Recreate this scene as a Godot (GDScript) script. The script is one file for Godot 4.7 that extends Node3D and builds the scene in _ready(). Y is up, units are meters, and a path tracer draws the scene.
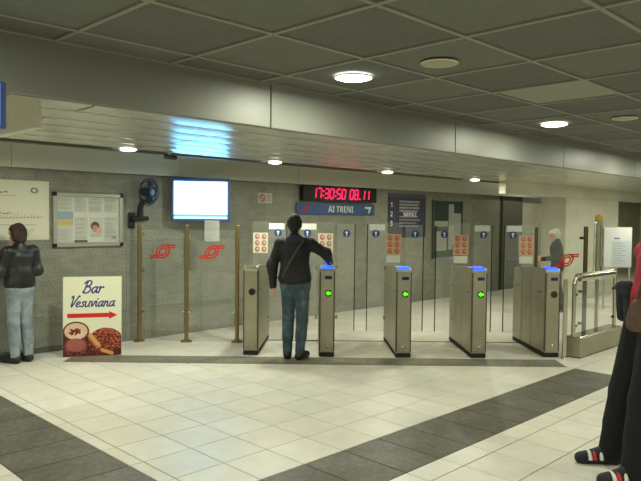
extends Node3D

const S2 := 0.70710678
var used := {}
var M := {}

# ---------------------------------------------------------------- scene set-up
func _ready():
	var cam := Camera3D.new()
	cam.name = "camera"
	cam.fov = 2.0 * rad_to_deg(atan(240.5 / 660.0))
	cam.near = 0.05
	cam.far = 100.0
	cam.rotation = Vector3(-0.035, 0, 0.0105)
	cam.position = Vector3(0, 1.75, 0)
	add_child(cam)
	cam.current = true
	var we := WorldEnvironment.new()
	we.name = "environment"
	var env := Environment.new()
	env.background_mode = Environment.BG_COLOR
	env.background_color = Color(0, 0, 0)
	env.tonemap_mode = Environment.TONE_MAPPER_LINEAR
	env.tonemap_exposure = 1.36
	env.sdfgi_enabled = true
	env.ssao_enabled = true
	env.ssil_enabled = true
	we.environment = env
	add_child(we)
	make_materials()
	build_floor()
	build_ceiling()
	build_walls()
	build_lamps()
	build_turnstiles()
	build_fence()
	build_side_gate()
	build_wall_things()
	build_poster()
	build_hanging_things()
	build_people()

# ---------------------------------------------------------------- frames
# the hall's grid runs at 45 degrees to the row of turnstiles: u along the stone wall, v towards it
func P(u: float, h: float, v: float) -> Vector3:
	return Vector3((u - v) * S2, h, -(u + v) * S2)

func W(x: float, h: float, z: float) -> Vector3:
	return Vector3(x, h, -z)

# ---------------------------------------------------------------- node helpers
func numbered(n: String) -> String:
	if not used.has(n):
		used[n] = 0
		return n
	used[n] += 1
	return "%s_%03d" % [n, used[n]]

func obj(called: String, mesh: Mesh, mat: Material, parent: Node = null, xf := Transform3D()) -> MeshInstance3D:
	var o := MeshInstance3D.new()
	o.mesh = mesh
	o.material_override = mat
	o.transform = xf
	if parent == null:
		o.name = numbered(called)
		add_child(o)
	else:
		o.name = called
		parent.add_child(o, true)
	return o

func tag(o: Node, label: String, category: String, group := "") -> Node:
	o.set_meta("label", label)
	o.set_meta("category", category)
	if group != "":
		o.set_meta("group", group)
	return o

func thing(called: String, label: String, category: String, at: Vector3, turn := 0.0, group := "") -> Node3D:
	var o := Node3D.new()
	o.name = numbered(called)
	o.position = at
	o.rotation.y = turn
	add_child(o)
	tag(o, label, category, group)
	return o

func struct(called: String, mesh: Mesh, mat: Material, xf := Transform3D(), label := "", category := "") -> MeshInstance3D:
	var o := obj(called, mesh, mat, null, xf)
	o.set_meta("kind", "structure")
	if label != "":
		tag(o, label, category)
	return o

# ---------------------------------------------------------------- mesh helpers
func mb() -> SurfaceTool:
	var st := SurfaceTool.new()
	st.begin(Mesh.PRIMITIVE_TRIANGLES)
	return st

func tri(st: SurfaceTool, a: Vector3, b: Vector3, c: Vector3, out: Vector3):
	var n := (b - a).cross(c - a)
	if n.length_squared() < 1e-16:
		return
	var flip := n.dot(out) > 0.0
	var nn := n.normalized() * (1.0 if flip else -1.0)
	var vs := [a, c, b] if flip else [a, b, c]
	for v in vs:
		st.set_normal(nn)
		st.set_uv(Vector2.ZERO)
		st.add_vertex(v)

func quad(st: SurfaceTool, a: Vector3, b: Vector3, c: Vector3, d: Vector3, out: Vector3):
	tri(st, a, b, c, out)
	tri(st, a, c, d, out)

func cbox(st: SurfaceTool, ctr: Vector3, size: Vector3, ch := 0.003, xf := Transform3D()):
	var h := size * 0.5
	var c: float = min(ch, min(h.x, min(h.y, h.z)) * 0.9)
	var V := {}
	for sx in [-1, 1]:
		for sy in [-1, 1]:
			for sz in [-1, 1]:
				var s := Vector3(sx, sy, sz)
				for ax in 3:
					var p := Vector3()
					for k in 3:
						p[k] = s[k] * (h[k] if k == ax else h[k] - c)
					V[[sx, sy, sz, ax]] = xf * (ctr + p)
	var B := xf.basis
	for ax in 3:
		var a1 := (ax + 1) % 3
		var a2 := (ax + 2) % 3
		for s in [-1, 1]:
			var q := []
			for e in [[-1, -1], [1, -1], [1, 1], [-1, 1]]:
				var k := [0, 0, 0]
				k[ax] = s
				k[a1] = e[0]
				k[a2] = e[1]
				q.append(V[[k[0], k[1], k[2], ax]])
			var o := Vector3()
			o[ax] = s
			quad(st, q[0], q[1], q[2], q[3], B * o)
		for s1 in [-1, 1]:
			for s2 in [-1, 1]:
				var q := []
				for e in [[-1, a1], [1, a1], [1, a2], [-1, a2]]:
					var k := [0, 0, 0]
					k[ax] = e[0]
					k[a1] = s1
					k[a2] = s2
					q.append(V[[k[0], k[1], k[2], e[1]]])
				var o := Vector3()
				o[a1] = s1
				o[a2] = s2
				quad(st, q[0], q[1], q[2], q[3], B * o)
	for sx in [-1, 1]:
		for sy in [-1, 1]:
			for sz in [-1, 1]:
				tri(st, V[[sx, sy, sz, 0]], V[[sx, sy, sz, 1]], V[[sx, sy, sz, 2]], B * Vector3(sx, sy, sz))

func boxm(size: Vector3, ch := 0.003, ctr := Vector3.ZERO) -> ArrayMesh:
	var st := mb()
	cbox(st, ctr, size, ch)
	return st.commit()

func tube(st: SurfaceTool, pts: Array, r, sides := 10, caps := true):
	var n := pts.size()
	var up := Vector3.UP
	var t0: Vector3 = (pts[1] - pts[0]).normalized()
	if abs(t0.dot(up)) > 0.95:
		up = Vector3.RIGHT
	var rings := []
	var nrm := []
	var side: Vector3 = t0.cross(up).normalized()
	for i in n:
		var t: Vector3
		if i == 0:
			t = t0
		elif i == n - 1:
			t = (pts[i] - pts[i - 1]).normalized()
		else:
			t = ((pts[i] - pts[i - 1]).normalized() + (pts[i + 1] - pts[i]).normalized()).normalized()
		side = (side - t * side.dot(t)).normalized()
		var bi := t.cross(side)
		var ring := []
		var nr := []
		var rr: float = r[i] if r is Array else r
		for k in sides:
			var a := TAU * k / sides
			var d := side * cos(a) + bi * sin(a)
			ring.append(pts[i] + d * rr)
			nr.append(d)
		rings.append(ring)
		nrm.append(nr)
	for i in n - 1:
		for k in sides:
			var k2 := (k + 1) % sides
			var idx := [[i, k], [i, k2], [i + 1, k2], [i, k], [i + 1, k2], [i + 1, k]]
			smooth_tris(st, rings, nrm, idx)
	if caps:
		for e in [0, n - 1]:
			var o: Vector3 = (pts[0] - pts[1]) if e == 0 else (pts[n - 1] - pts[n - 2])
			for k in range(1, sides - 1):
				tri(st, rings[e][0], rings[e][k], rings[e][k + 1], o)

func smooth_tris(st: SurfaceTool, rings: Array, nrm: Array, idx: Array):
	for q in range(0, 6, 3):
		var a: Vector3 = rings[idx[q][0]][idx[q][1]]
		var b: Vector3 = rings[idx[q + 1][0]][idx[q + 1][1]]
		var c: Vector3 = rings[idx[q + 2][0]][idx[q + 2][1]]
		var nn := (b - a).cross(c - a)
		if nn.length_squared() < 1e-18:
			continue
		var o: Vector3 = nrm[idx[q][0]][idx[q][1]]
		var order := [q, q + 2, q + 1] if nn.dot(o) > 0 else [q, q + 1, q + 2]
		for j in order:
			st.set_normal(nrm[idx[j][0]][idx[j][1]])
			st.set_uv(Vector2.ZERO)
			st.add_vertex(rings[idx[j][0]][idx[j][1]])

# profile of (radius, height) pairs turned about the y axis of xf
func lathe(st: SurfaceTool, prof: Array, sides := 24, xf := Transform3D()):
	for i in prof.size() - 1:
		var p: Vector2 = prof[i]
		var q: Vector2 = prof[i + 1]
		var d := q - p
		var nr := Vector2(d.y, -d.x).normalized()
		for k in sides:
			var a := TAU * k / sides
			var b := TAU * (k + 1) / sides
			var ca := Vector3(cos(a), 0, sin(a))
			var cb := Vector3(cos(b), 0, sin(b))
			var v := [xf * (ca * p.x + Vector3.UP * p.y), xf * (cb * p.x + Vector3.UP * p.y), xf * (cb * q.x + Vector3.UP * q.y), xf * (ca * q.x + Vector3.UP * q.y)]
			var na := (xf.basis * (ca * nr.x + Vector3.UP * nr.y)).normalized()
			var nb := (xf.basis * (cb * nr.x + Vector3.UP * nr.y)).normalized()
			smooth_tris(st, [[v[0], v[1]], [v[3], v[2]]], [[na, nb], [na, nb]], [[0, 0], [0, 1], [1, 1], [0, 0], [1, 1], [1, 0]])

# a polygon in the xy plane pushed along z by depth (centred)
func prism(st: SurfaceTool, poly: PackedVector2Array, depth: float, xf := Transform3D()):
	var t := Geometry2D.triangulate_polygon(poly)
	var h := depth * 0.5
	for i in range(0, t.size(), 3):
		for s in [-1.0, 1.0]:
			var a := poly[t[i]]
			var b := poly[t[i + 1]]
			var c := poly[t[i + 2]]
			tri(st, xf * Vector3(a.x, a.y, h * s), xf * Vector3(b.x, b.y, h * s), xf * Vector3(c.x, c.y, h * s), xf.basis * Vector3(0, 0, s))
	var cw := Geometry2D.is_polygon_clockwise(poly)
	for i in poly.size():
		var a := poly[i]
		var b := poly[(i + 1) % poly.size()]
		var o := Vector3(b.y - a.y, a.x - b.x, 0) * (-1.0 if cw else 1.0)
		quad(st, xf * Vector3(a.x, a.y, -h), xf * Vector3(b.x, b.y, -h), xf * Vector3(b.x, b.y, h), xf * Vector3(a.x, a.y, h), xf.basis * o)

# a printed sheet: face towards +z carries the print, thin body behind it
func sheet(w: float, h: float, t := 0.002) -> ArrayMesh:
	var st := mb()
	cbox(st, Vector3(0, 0, -t * 0.5 - 0.0004), Vector3(w, h, t), t * 0.2)
	var c := [Vector3(-w / 2, h / 2, 0.0003), Vector3(w / 2, h / 2, 0.0003), Vector3(w / 2, -h / 2, 0.0003), Vector3(-w / 2, -h / 2, 0.0003)]
	var uv := [Vector2(0, 0), Vector2(1, 0), Vector2(1, 1), Vector2(0, 1)]
	for i in [0, 1, 2, 0, 2, 3]:
		st.set_normal(Vector3(0, 0, 1))
		st.set_uv(uv[i])
		st.add_vertex(c[i])
	return st.commit()

func disc_sheet(r: float, sides := 20) -> ArrayMesh:
	var st := mb()
	lathe(st, [Vector2(0.0, -0.001), Vector2(r, -0.001), Vector2(r, 0.0002)], sides, Transform3D(Basis(Vector3.RIGHT, PI / 2)))
	for k in sides:
		var a := TAU * k / sides
		var b := TAU * (k + 1) / sides
		for p in [Vector2.ZERO, Vector2(cos(b), sin(b)), Vector2(cos(a), sin(a))]:
			st.set_normal(Vector3(0, 0, 1))
			st.set_uv(Vector2(0.5 + p.x * 0.5, 0.5 - p.y * 0.5))
			st.add_vertex(Vector3(p.x * r, p.y * r, 0.0005))
	return st.commit()

# ---------------------------------------------------------------- pictures
func rgb(r, g, b) -> Color:
	return Color(r / 255.0, g / 255.0, b / 255.0)

func dot(img: Image, x: float, y: float, r: float, col: Color, ry := -1.0):
	if ry < 0:
		ry = r
	for j in range(max(0, int(y - ry)), min(img.get_height(), int(y + ry) + 2)):
		for i in range(max(0, int(x - r)), min(img.get_width(), int(x + r) + 2)):
			if pow((i - x) / r, 2) + pow((j - y) / ry, 2) <= 1.0:
				img.set_pixel(i, j, col)

func stroke(img: Image, pts: Array, r: float, col: Color):
	for i in pts.size() - 1:
		var a: Vector2 = pts[i]
		var b: Vector2 = pts[i + 1]
		var n := int(a.distance_to(b) / (r * 0.5)) + 1
		for k in n + 1:
			var p := a.lerp(b, float(k) / n)
			dot(img, p.x, p.y, r, col)

func curve(pts: Array) -> Array:
	var out := []
	for i in pts.size() - 1:
		var p0: Vector2 = pts[max(0, i - 1)]
		var p1: Vector2 = pts[i]
		var p2: Vector2 = pts[i + 1]
		var p3: Vector2 = pts[min(pts.size() - 1, i + 2)]
		for k in 6:
			out.append(p1.cubic_interpolate(p2, p0, p3, k / 6.0))
	out.append(pts[-1])
	return out

func tex(img: Image) -> ImageTexture:
	img.generate_mipmaps()
	return ImageTexture.create_from_image(img)

func blank(w: int, h: int, col: Color) -> Image:
	var img := Image.create(w, h, true, Image.FORMAT_RGB8)
	img.fill(col)
	return img

# a speckled picture: fine noise and coarse noise mapped between colours
func speckle(cols: Array, fine: float, coarse: float, seed_: int, amount := 0.25, n := 512) -> ImageTexture:
	var f := FastNoiseLite.new()
	f.seed = seed_
	f.frequency = fine
	f.fractal_octaves = 3
	var c := FastNoiseLite.new()
	c.seed = seed_ + 7
	c.frequency = coarse
	var a := f.get_seamless_image(n, n)
	var b := c.get_seamless_image(n, n)
	var g := Gradient.new()
	g.offsets = PackedFloat32Array([0.25, 0.5, 0.75])
	g.colors = PackedColorArray(cols)
	var img := Image.create(n, n, true, Image.FORMAT_RGB8)
	for y in n:
		for x in n:
			img.set_pixel(x, y, g.sample(lerp(a.get_pixel(x, y).r, b.get_pixel(x, y).r, amount)))
	return tex(img)

func flat(col: Color, rough := 0.6, metal := 0.0) -> StandardMaterial3D:
	var m := StandardMaterial3D.new()
	m.albedo_color = col
	m.roughness = rough
	m.metallic = metal
	return m

func tri_mat(t: Texture2D, per_metre: float, rough: float, metal := 0.0, tint := Color(1, 1, 1)) -> StandardMaterial3D:
	var m := flat(tint, rough, metal)
	m.albedo_texture = t
	m.uv1_triplanar = true
	m.uv1_world_triplanar = true
	m.uv1_scale = Vector3.ONE * per_metre
	return m

func print_mat(t: Texture2D, rough := 0.5) -> StandardMaterial3D:
	var m := flat(Color(1, 1, 1), rough)
	m.albedo_texture = t
	return m

func glow(col: Color, e: float) -> StandardMaterial3D:
	var m := flat(col, 0.5)
	m.emission_enabled = true
	m.emission = col
	m.emission_energy_multiplier = e
	return m

func make_materials():
	var granite := speckle([rgb(116, 116, 105), rgb(141, 141, 128), rgb(168, 167, 153)], 0.1, 0.012, 3, 0.25)
	M.granite = tri_mat(granite, 0.85, 0.42)
	M.granite2 = tri_mat(granite, 0.85, 0.42, 0.0, Color(0.955, 0.96, 0.96))
	var stone := speckle([rgb(222, 218, 207), rgb(227, 223, 212), rgb(232, 228, 217)], 0.02, 0.006, 11, 0.5, 256)
	M.tile = []
	for c in [Color(1, 1, 1), Color(0.97, 0.97, 0.965), Color(0.985, 0.98, 0.96)]:
		M.tile.append(tri_mat(stone, 0.8, 0.36, 0.0, c))
	var dark := speckle([rgb(84, 81, 72), rgb(98, 95, 85), rgb(112, 109, 98)], 0.06, 0.01, 21, 0.4, 256)
	M.band = [tri_mat(dark, 0.9, 0.45), tri_mat(dark, 0.9, 0.45, 0.0, Color(0.95, 0.95, 0.95))]
	M.strip = tri_mat(dark, 0.9, 0.4, 0.0, Color(1.25, 1.25, 1.22))
	M.grout = flat(rgb(118, 112, 96), 0.9)
	var fibre := speckle([rgb(98, 100, 93), rgb(103, 105, 98), rgb(108, 110, 103)], 0.12, 0.01, 31, 0.35, 256)
	M.panel = [tri_mat(fibre, 1.1, 0.95), tri_mat(fibre, 1.1, 0.95, 0.0, Color(0.93, 0.93, 0.93))]
	M.pale_panel = flat(rgb(140, 141, 128), 0.9)
	M.bar = flat(rgb(128, 129, 117), 0.6)
	M.void = flat(rgb(150, 150, 140), 0.9)
	var enamel := speckle([rgb(124, 125, 117), rgb(130, 131, 123), rgb(136, 137, 129)], 0.01, 0.004, 41, 0.5, 128)
	M.fascia = tri_mat(enamel, 0.5, 0.45, 0.15)
	M.fascia_pale = flat(rgb(184, 184, 172), 0.4, 0.15)
	M.pan = flat(rgb(204, 204, 192), 0.27, 0.5)
	M.trim = flat(rgb(84, 84, 74), 0.6)
	var plaster := speckle([rgb(196, 194, 176), rgb(206, 204, 186), rgb(213, 211, 194)], 0.03, 0.006, 51, 0.5, 128)
	M.plaster = tri_mat(plaster, 0.7, 0.8)
	M.dark_panel = flat(rgb(92, 93, 80), 0.5)
	var brushed := speckle([rgb(158, 154, 134), rgb(164, 160, 140), rgb(170, 166, 146)], 0.02, 0.006, 61, 0.4, 256)
	M.steel = tri_mat(brushed, 0.6, 0.36, 0.6)
	M.edge_shade = flat(rgb(92, 88, 74), 0.4, 0.5)  # dark tone painting the shaded edges of the turnstile fronts
	M.chrome = flat(rgb(190, 186, 170), 0.2, 0.9)
	M.brass = flat(rgb(150, 130, 88), 0.32, 0.8)
	M.rubber = flat(rgb(24, 24, 24), 0.7)
	M.black = flat(rgb(16, 16, 17), 0.45)
	M.dark_plastic = flat(rgb(30, 32, 35), 0.7)
	M.seam = flat(rgb(60, 57, 48), 0.6)
	M.paper = flat(rgb(226, 226, 215), 0.8)
	M.aluminium = flat(rgb(176, 176, 166), 0.4, 0.5)
	M.red = flat(rgb(205, 38, 34), 0.5)
	M.white_print = flat(rgb(224, 226, 220), 0.5)
	M.blue_light = glow(Color(0.13, 0.32, 1.0), 1.6)
	M.green_light = glow(Color(0.35, 1.0, 0.05), 1.3)
	M.lens_off = flat(rgb(36, 48, 26), 0.3)
	M.display = flat(rgb(28, 40, 92), 0.2)
	M.yellow = flat(rgb(178, 150, 28), 0.5)
	M.lamp_glow = glow(Color(1.0, 1.0, 0.95), 9.0)
	M.lamp_off = flat(rgb(158, 154, 122), 0.4)
	M.lamp_rim = flat(rgb(205, 203, 185), 0.4)
	var gl := flat(Color(0.82, 0.9, 0.84, 0.035), 0.04)
	gl.transparency = BaseMaterial3D.TRANSPARENCY_ALPHA
	M.glass = gl
	var fl := flat(Color(0.86, 0.9, 0.85, 0.06), 0.06)
	fl.transparency = BaseMaterial3D.TRANSPARENCY_ALPHA
	M.flap_glass = fl
	# blue round mark with a white arrow
	var im := blank(96, 96, rgb(22, 62, 130))
	stroke(im, [Vector2(48, 24), Vector2(48, 76)], 7, rgb(235, 238, 235))
	for k in 22:
		stroke(im, [Vector2(48 - k, 20 + k), Vector2(48 + k, 20 + k)], 1.5, rgb(235, 238, 235))
	M.arrow_mark = print_mat(tex(im))
	# instruction sticker: two columns of three red pictograms
	for kind in [["sticker_pale", rgb(214, 205, 186), rgb(172, 108, 92)], ["sticker_orange", rgb(204, 172, 146), rgb(190, 104, 66)]]:
		im = blank(96, 128, kind[1])
		for cx in [26, 70]:
			for cy in [24, 64, 104]:
				dot(im, cx, cy, 15, kind[2], 17)
				dot(im, cx + 2, cy - 2, 7, kind[1])
				im.fill_rect(Rect2i(cx - 3, cy, 5, 14), kind[2])
		M[kind[0]] = print_mat(tex(im))

# ---------------------------------------------------------------- the shell
# splits a list of rectangles into the 300 that show largest (single pieces) and the rest (one part)
func lay(parent: Node3D, rects: Array, called: String, rest_called: String, thick: float, gap: float, h: float, mats: Callable, chamfer: float, limit := 300):
	for r in rects:
		var c := P((r.u0 + r.u1) / 2, h, (r.v0 + r.v1) / 2)
		var z: float = -c.z
		var d := c - Vector3(0, 1.75, 0)
		var seen: bool = z > 1.0 and abs(c.x / z) < 0.55 and abs(d.y / z) < 0.46
		r.key = (r.u1 - r.u0) * (r.v1 - r.v0) / pow(max(z, 0.5), 3) if seen else -d.length()
	rects.sort_custom(func(a, b): return a.key > b.key)
	var meshes := {}
	var rest := {}
	var n := 0
	for r in rects:
		var su: float = snappedf(r.u1 - r.u0, 0.001)
		var sv: float = snappedf(r.v1 - r.v0, 0.001)
		var key := "%.3f_%.3f" % [su, sv]
		if not meshes.has(key):
			meshes[key] = boxm(Vector3(su - gap, thick, sv - gap), chamfer)
		var xf := Transform3D(Basis(Vector3.UP, PI / 4), P((r.u0 + r.u1) / 2, h, (r.v0 + r.v1) / 2))
		var m: Material = mats.call(r)
		if n < limit and r.key > 0:
			obj(called, meshes[key], m, parent, xf)
			n += 1
		else:
			if not rest.has(m):
				rest[m] = mb()
			rest[m].append_from(meshes[key], 0, xf)
	for m in rest:
		var o := obj(rest_called, rest[m].commit(), m, parent)
		o.set_meta("kind", "stuff")

func build_floor():
	var st := mb()
	cbox(st, Vector3.ZERO, Vector3(28.4, 0.2, 13.8), 0.01, Transform3D(Basis(Vector3.UP, PI / 4), P(10, -0.106, 1.7)))
	var fl := struct("floor", st.commit(), M.grout, Transform3D(), "pale stone tiled floor with dark grey bands", "floor")
	var us := []
	var u := 1.66
	while u > -4.2:
		us.append(u)
		u -= 0.4
	us.reverse()
	us.append(2.29)
	u = 2.40
	while u < 24.2:
		us.append(u)
		u += 0.4
	var vs := []
	var v := 2.54
	while v > -5.2:
		vs.append(v)
		v -= 0.405
	vs.reverse()
	vs.append(2.74)
	v = 3.34
	while v < 8.8:
		vs.append(v)
		v += 0.408
	var rects := []
	for i in us.size() - 1:
		for j in vs.size() - 1:
			var in_l: bool = us[i] > 1.6 and us[i] < 2.2 and vs[j] > 2.7
			var in_r: bool = vs[j] > 2.7 and vs[j] < 3.3 and us[i] > 1.6 and us[i] < 7.5
			rects.append({"u0": us[i], "u1": us[i + 1], "v0": vs[j], "v1": vs[j + 1], "dark": in_l or in_r, "k": (i * 7 + j * 13 + (i * j) % 5) % 3})
	lay(fl, rects, "tile", "far_tiles", 0.012, 0.009, -0.006, func(r): return M.band[r.k % 2] if r.dark else M.tile[r.k], 0.0015)
	# dark threshold strip in front of the turnstiles, in slabs
	var sm := boxm(Vector3(0.598, 0.014, 0.4), 0.0015)
	for k in 10:
		obj("threshold_slab", sm, M.strip, fl, Transform3D(Basis(), W(-2.75 + k * 0.6, -0.004, 7.99)))
	# dark joint under the gate line
	obj("floor_joint", boxm(Vector3(4.1, 0.01, 0.05), 0.001), M.seam, fl, Transform3D(Basis(), W(1.05, -0.002, 9.32)))
	# small raised studs on the floor inside each passage
	var stud := mb()
	for g in 4:
		for a in 6:
			for b in 2:
				lathe(stud, [Vector2(0.0165, 0.0), Vector2(0.014, 0.005), Vector2(0.0, 0.0055)], 8, Transform3D(Basis(), W(-0.55 + g * 0.96 + 0.04 * a + 0.02, 0.0, 8.86 + 0.06 * b)))
	var sd := obj("tactile_studs", stud.commit(), M.white_print, fl)
	sd.set_meta("kind", "stuff")

func build_ceiling():
	var st := mb()
	cbox(st, Vector3.ZERO, Vector3(28.4, 0.2, 8.3), 0.01, Transform3D(Basis(Vector3.UP, PI / 4), P(10, 2.72, -0.98)))
	var ce := struct("ceiling", st.commit(), M.void, Transform3D(), "dim suspended ceiling of square mineral panels in a pale grid", "ceiling")
	var us := []
	for k in range(-9, 37):
		us.append(1.35 + 0.63 * k)
	var vs := []
	for k in range(-10, 4):
		vs.append(1.08 + 0.61 * k)
	vs.append(3.16)
	var rects := []
	for i in us.size() - 1:
		for j in vs.size() - 1:
			var pale: bool = abs(us[i] - 3.87) < 0.05 and abs(vs[j] - 1.69) < 0.05
			rects.append({"u0": us[i], "u1": us[i + 1], "v0": vs[j], "v1": vs[j + 1], "pale": pale, "k": (i * 5 + j * 3) % 2})
	lay(ce, rects, "ceiling_panel", "far_ceiling_panels", 0.016, 0.006, 2.594, func(r): return M.pale_panel if r.pale else M.panel[r.k], 0.002)
	# the grid of bars that carries the panels
	var bu := boxm(Vector3(28.0, 0.012, 0.024), 0.002)
	var bv := boxm(Vector3(0.024, 0.012, 8.2), 0.002)
	for v in vs:
		obj("grid_bar", bu, M.bar, ce, Transform3D(Basis(Vector3.UP, PI / 4), P(10, 2.582, v)))
	for u in us:
		obj("grid_bar", bv, M.bar, ce, Transform3D(Basis(Vector3.UP, PI / 4), P(u, 2.5815, -0.94)))
	# lower ceiling of curved metal strips between the fascia and the wall recess
	var slab := mb()
	cbox(slab, Vector3.ZERO, Vector3(28.4, 0.12, 3.4), 0.01, Transform3D(Basis(Vector3.UP, PI / 4), P(10, 2.56, 4.88)))
	var lc := struct("ceiling", slab.commit(), M.trim, Transform3D(), "lower ceiling of long shiny metal strips over the turnstiles", "ceiling")
	var w := 0.41
	var pan := mb()
	var n := 10
	for k in n:
		var a0 := -0.5 + float(k) / n
		var a1 := -0.5 + float(k + 1) / n
		var p := []
		var nn := []
		for a in [a0, a1]:
			p.append([Vector3(-1.49, -0.009 * (1 - 4 * a * a), a * (w - 0.012)), Vector3(1.49, -0.009 * (1 - 4 * a * a), a * (w - 0.012))])
			var nv := Vector3(0, -1, 0.072 * a / w).normalized()
			nn.append([nv, nv])
		smooth_tris(pan, p, nn, [[0, 0], [0, 1], [1, 1], [0, 0], [1, 1], [1, 0]])
	cbox(pan, Vector3(0, 0.012, 0), Vector3(2.98, 0.02, w - 0.012), 0.002)
	var pm := pan.commit()
	for j in 8:
		for i in 9:
			obj("ceiling_strip", pm, M.pan, lc, Transform3D(Basis(Vector3.UP, PI / 4), P(-2.5 + 3.0 * i + (1.5 if j % 2 else 0.0), 2.462, 3.43 + w * j)))
	obj("edge_trim", boxm(Vector3(28.2, 0.03, 0.09), 0.003), M.trim, lc, Transform3D(Basis(Vector3.UP, PI / 4), P(10, 2.455, 6.575)))
	# the recess above the foot of the wall
	st = mb()
	cbox(st, Vector3.ZERO, Vector3(28.4, 0.15, 2.2), 0.01, Transform3D(Basis(Vector3.UP, PI / 4), P(10, 3.0, 7.6)))
	var rc := struct("ceiling", st.commit(), M.plaster, Transform3D(), "recessed strip of ceiling along the stone wall", "ceiling")
	var side := boxm(Vector3(28.4, 0.44, 0.06), 0.004)
	obj("recess_side", side, M.plaster, rc, Transform3D(Basis(Vector3.UP, PI / 4), P(10, 2.75, 6.56)))

func build_walls():
	var R := Basis(Vector3.UP, PI / 4)
	# stone wall with slabs
	var wl := struct("wall_back", boxm(Vector3(18.9, 3.0, 0.2), 0.005), M.seam, Transform3D(R, P(5.25, 1.5, 8.475)), "speckled grey stone wall behind the turnstiles", "wall")
	var rows := [[0.0, 0.45], [0.45, 1.4], [1.4, 2.36]]
	for r in 3:
		var hgt: float = rows[r][1] - rows[r][0]
		var sm := boxm(Vector3(1.2475, hgt - 0.0025, 0.024), 0.0008)
		for k in 15:
			var u: float = -4.2 + 0.63 + k * 1.25
			var xf := Transform3D(R, P(u, (rows[r][0] + rows[r][1]) / 2, 8.363))
			obj("stone_slab", sm, M.granite if (k + r) % 2 else M.granite2, wl, wl.transform.affine_inverse() * xf)
	var base := struct("baseboard_back", boxm(Vector3(7.6, 0.07, 0.012), 0.002), M.band[0], Transform3D(R, P(0.0, 0.035, 8.343)), "low dark stone skirting along the stone wall", "baseboard")
	base.set_meta("kind", "structure")
	# metal fascia above the stone wall
	var fb := struct("trim_1", boxm(Vector3(28.2, 0.62, 0.1), 0.004), M.trim, Transform3D(R, P(10, 2.63, 8.27)), "smooth grey metal fascia along the top of the stone wall", "fascia")
	var fm := boxm(Vector3(2.346, 0.62, 0.012), 0.004)
	for k in 12:
		var o := obj("fascia_panel", fm, M.fascia_pale, fb, Transform3D(Basis(), Vector3(-12.9 + k * 2.35, -0.005, 0.056)))
		o.set_meta("label", "smooth grey metal panel")
	# beam fascia between the two ceilings
	var bm := struct("trim_2", boxm(Vector3(28.2, 0.3, 0.05), 0.004), M.trim, Transform3D(R, P(10, 2.46, 3.205)), "deep grey metal beam crossing under the panel ceiling", "beam")
	var bp := boxm(Vector3(2.044, 0.285, 0.02), 0.005)
	for k in 13:
		obj("beam_panel", bp, M.fascia, bm, Transform3D(Basis(), Vector3(-12.41 + k * 2.048, -0.012, 0.035)))
	# door-like dark panel at the end of the stone wall, then pale plaster
	struct("trim_3", boxm(Vector3(1.0, 2.36, 0.14), 0.006), M.dark_panel, Transform3D(R, P(15.2, 1.18, 8.42)), "tall dark grey-green panel closing the end of the stone wall", "panel")
	struct("wall_far", boxm(Vector3(9.0, 3.0, 0.2), 0.005), M.plaster, Transform3D(R, P(20.15, 1.5, 8.5)), "pale plaster wall beyond the end of the stone wall", "wall")
	# pale beam and broad pillar on the right
	struct("trim_4", boxm(Vector3(9.0, 0.3, 0.14), 0.006), M.plaster, Transform3D(R, P(15.5, 2.375, 6.27)), "pale plaster beam resting on the broad pillar", "beam")
	struct("wall_pillar", boxm(Vector3(2.85, 2.225, 0.56), 0.01), M.plaster, Transform3D(R, P(14.95, 1.112, 6.48)), "broad pale plaster pillar behind the side gate", "pillar")
	# the rest of the hall
	struct("wall_left", boxm(Vector3(0.2, 3.1, 13.8), 0.005), M.plaster, Transform3D(R, P(-4.2, 1.5, 1.7)))
	struct("wall_right", boxm(Vector3(0.2, 3.1, 13.8), 0.005), M.plaster, Transform3D(R, P(24.2, 1.5, 1.7)))
	struct("wall_front", boxm(Vector3(28.4, 3.1, 0.2), 0.005), M.plaster, Transform3D(R, P(10, 1.5, -5.1)))

# ---------------------------------------------------------------- lamps
func lamp(at: Vector3, r: float, lit: bool, label: String, group: String, energy := 1.4):
	var t := thing("ceiling_lamp" if lit else "unlit_ceiling_lamp", label, "lamp", at, PI / 4, group)
	var st := mb()
	lathe(st, [Vector2(r + 0.009, 0.0), Vector2(r + 0.009, -0.005), Vector2(r + 0.003, -0.008), Vector2(r, -0.006), Vector2(r, 0.0)], 28)
	obj("rim", st.commit(), M.lamp_rim, t)
	st = mb()
	lathe(st, [Vector2(r, -0.002), Vector2(r * 0.8, -0.013), Vector2(r * 0.4, -0.019), Vector2(0.0, -0.021)], 28)
	obj("diffuser", st.commit(), M.lamp_glow if lit else M.lamp_off, t)
	if lit:
		var l := AreaLight3D.new()
		l.name = "lamp_light"
		l.area_size = Vector2(r * 1.7, r * 1.7)
		l.area_normalize_energy = true
		l.light_energy = energy
		l.light_color = Color(0.99, 1.0, 0.905)
		l.shadow_enabled = true
		l.area_range = 30.0
		l.rotation.x = -PI / 2
		l.position.y = -0.03
		t.add_child(l)

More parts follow.
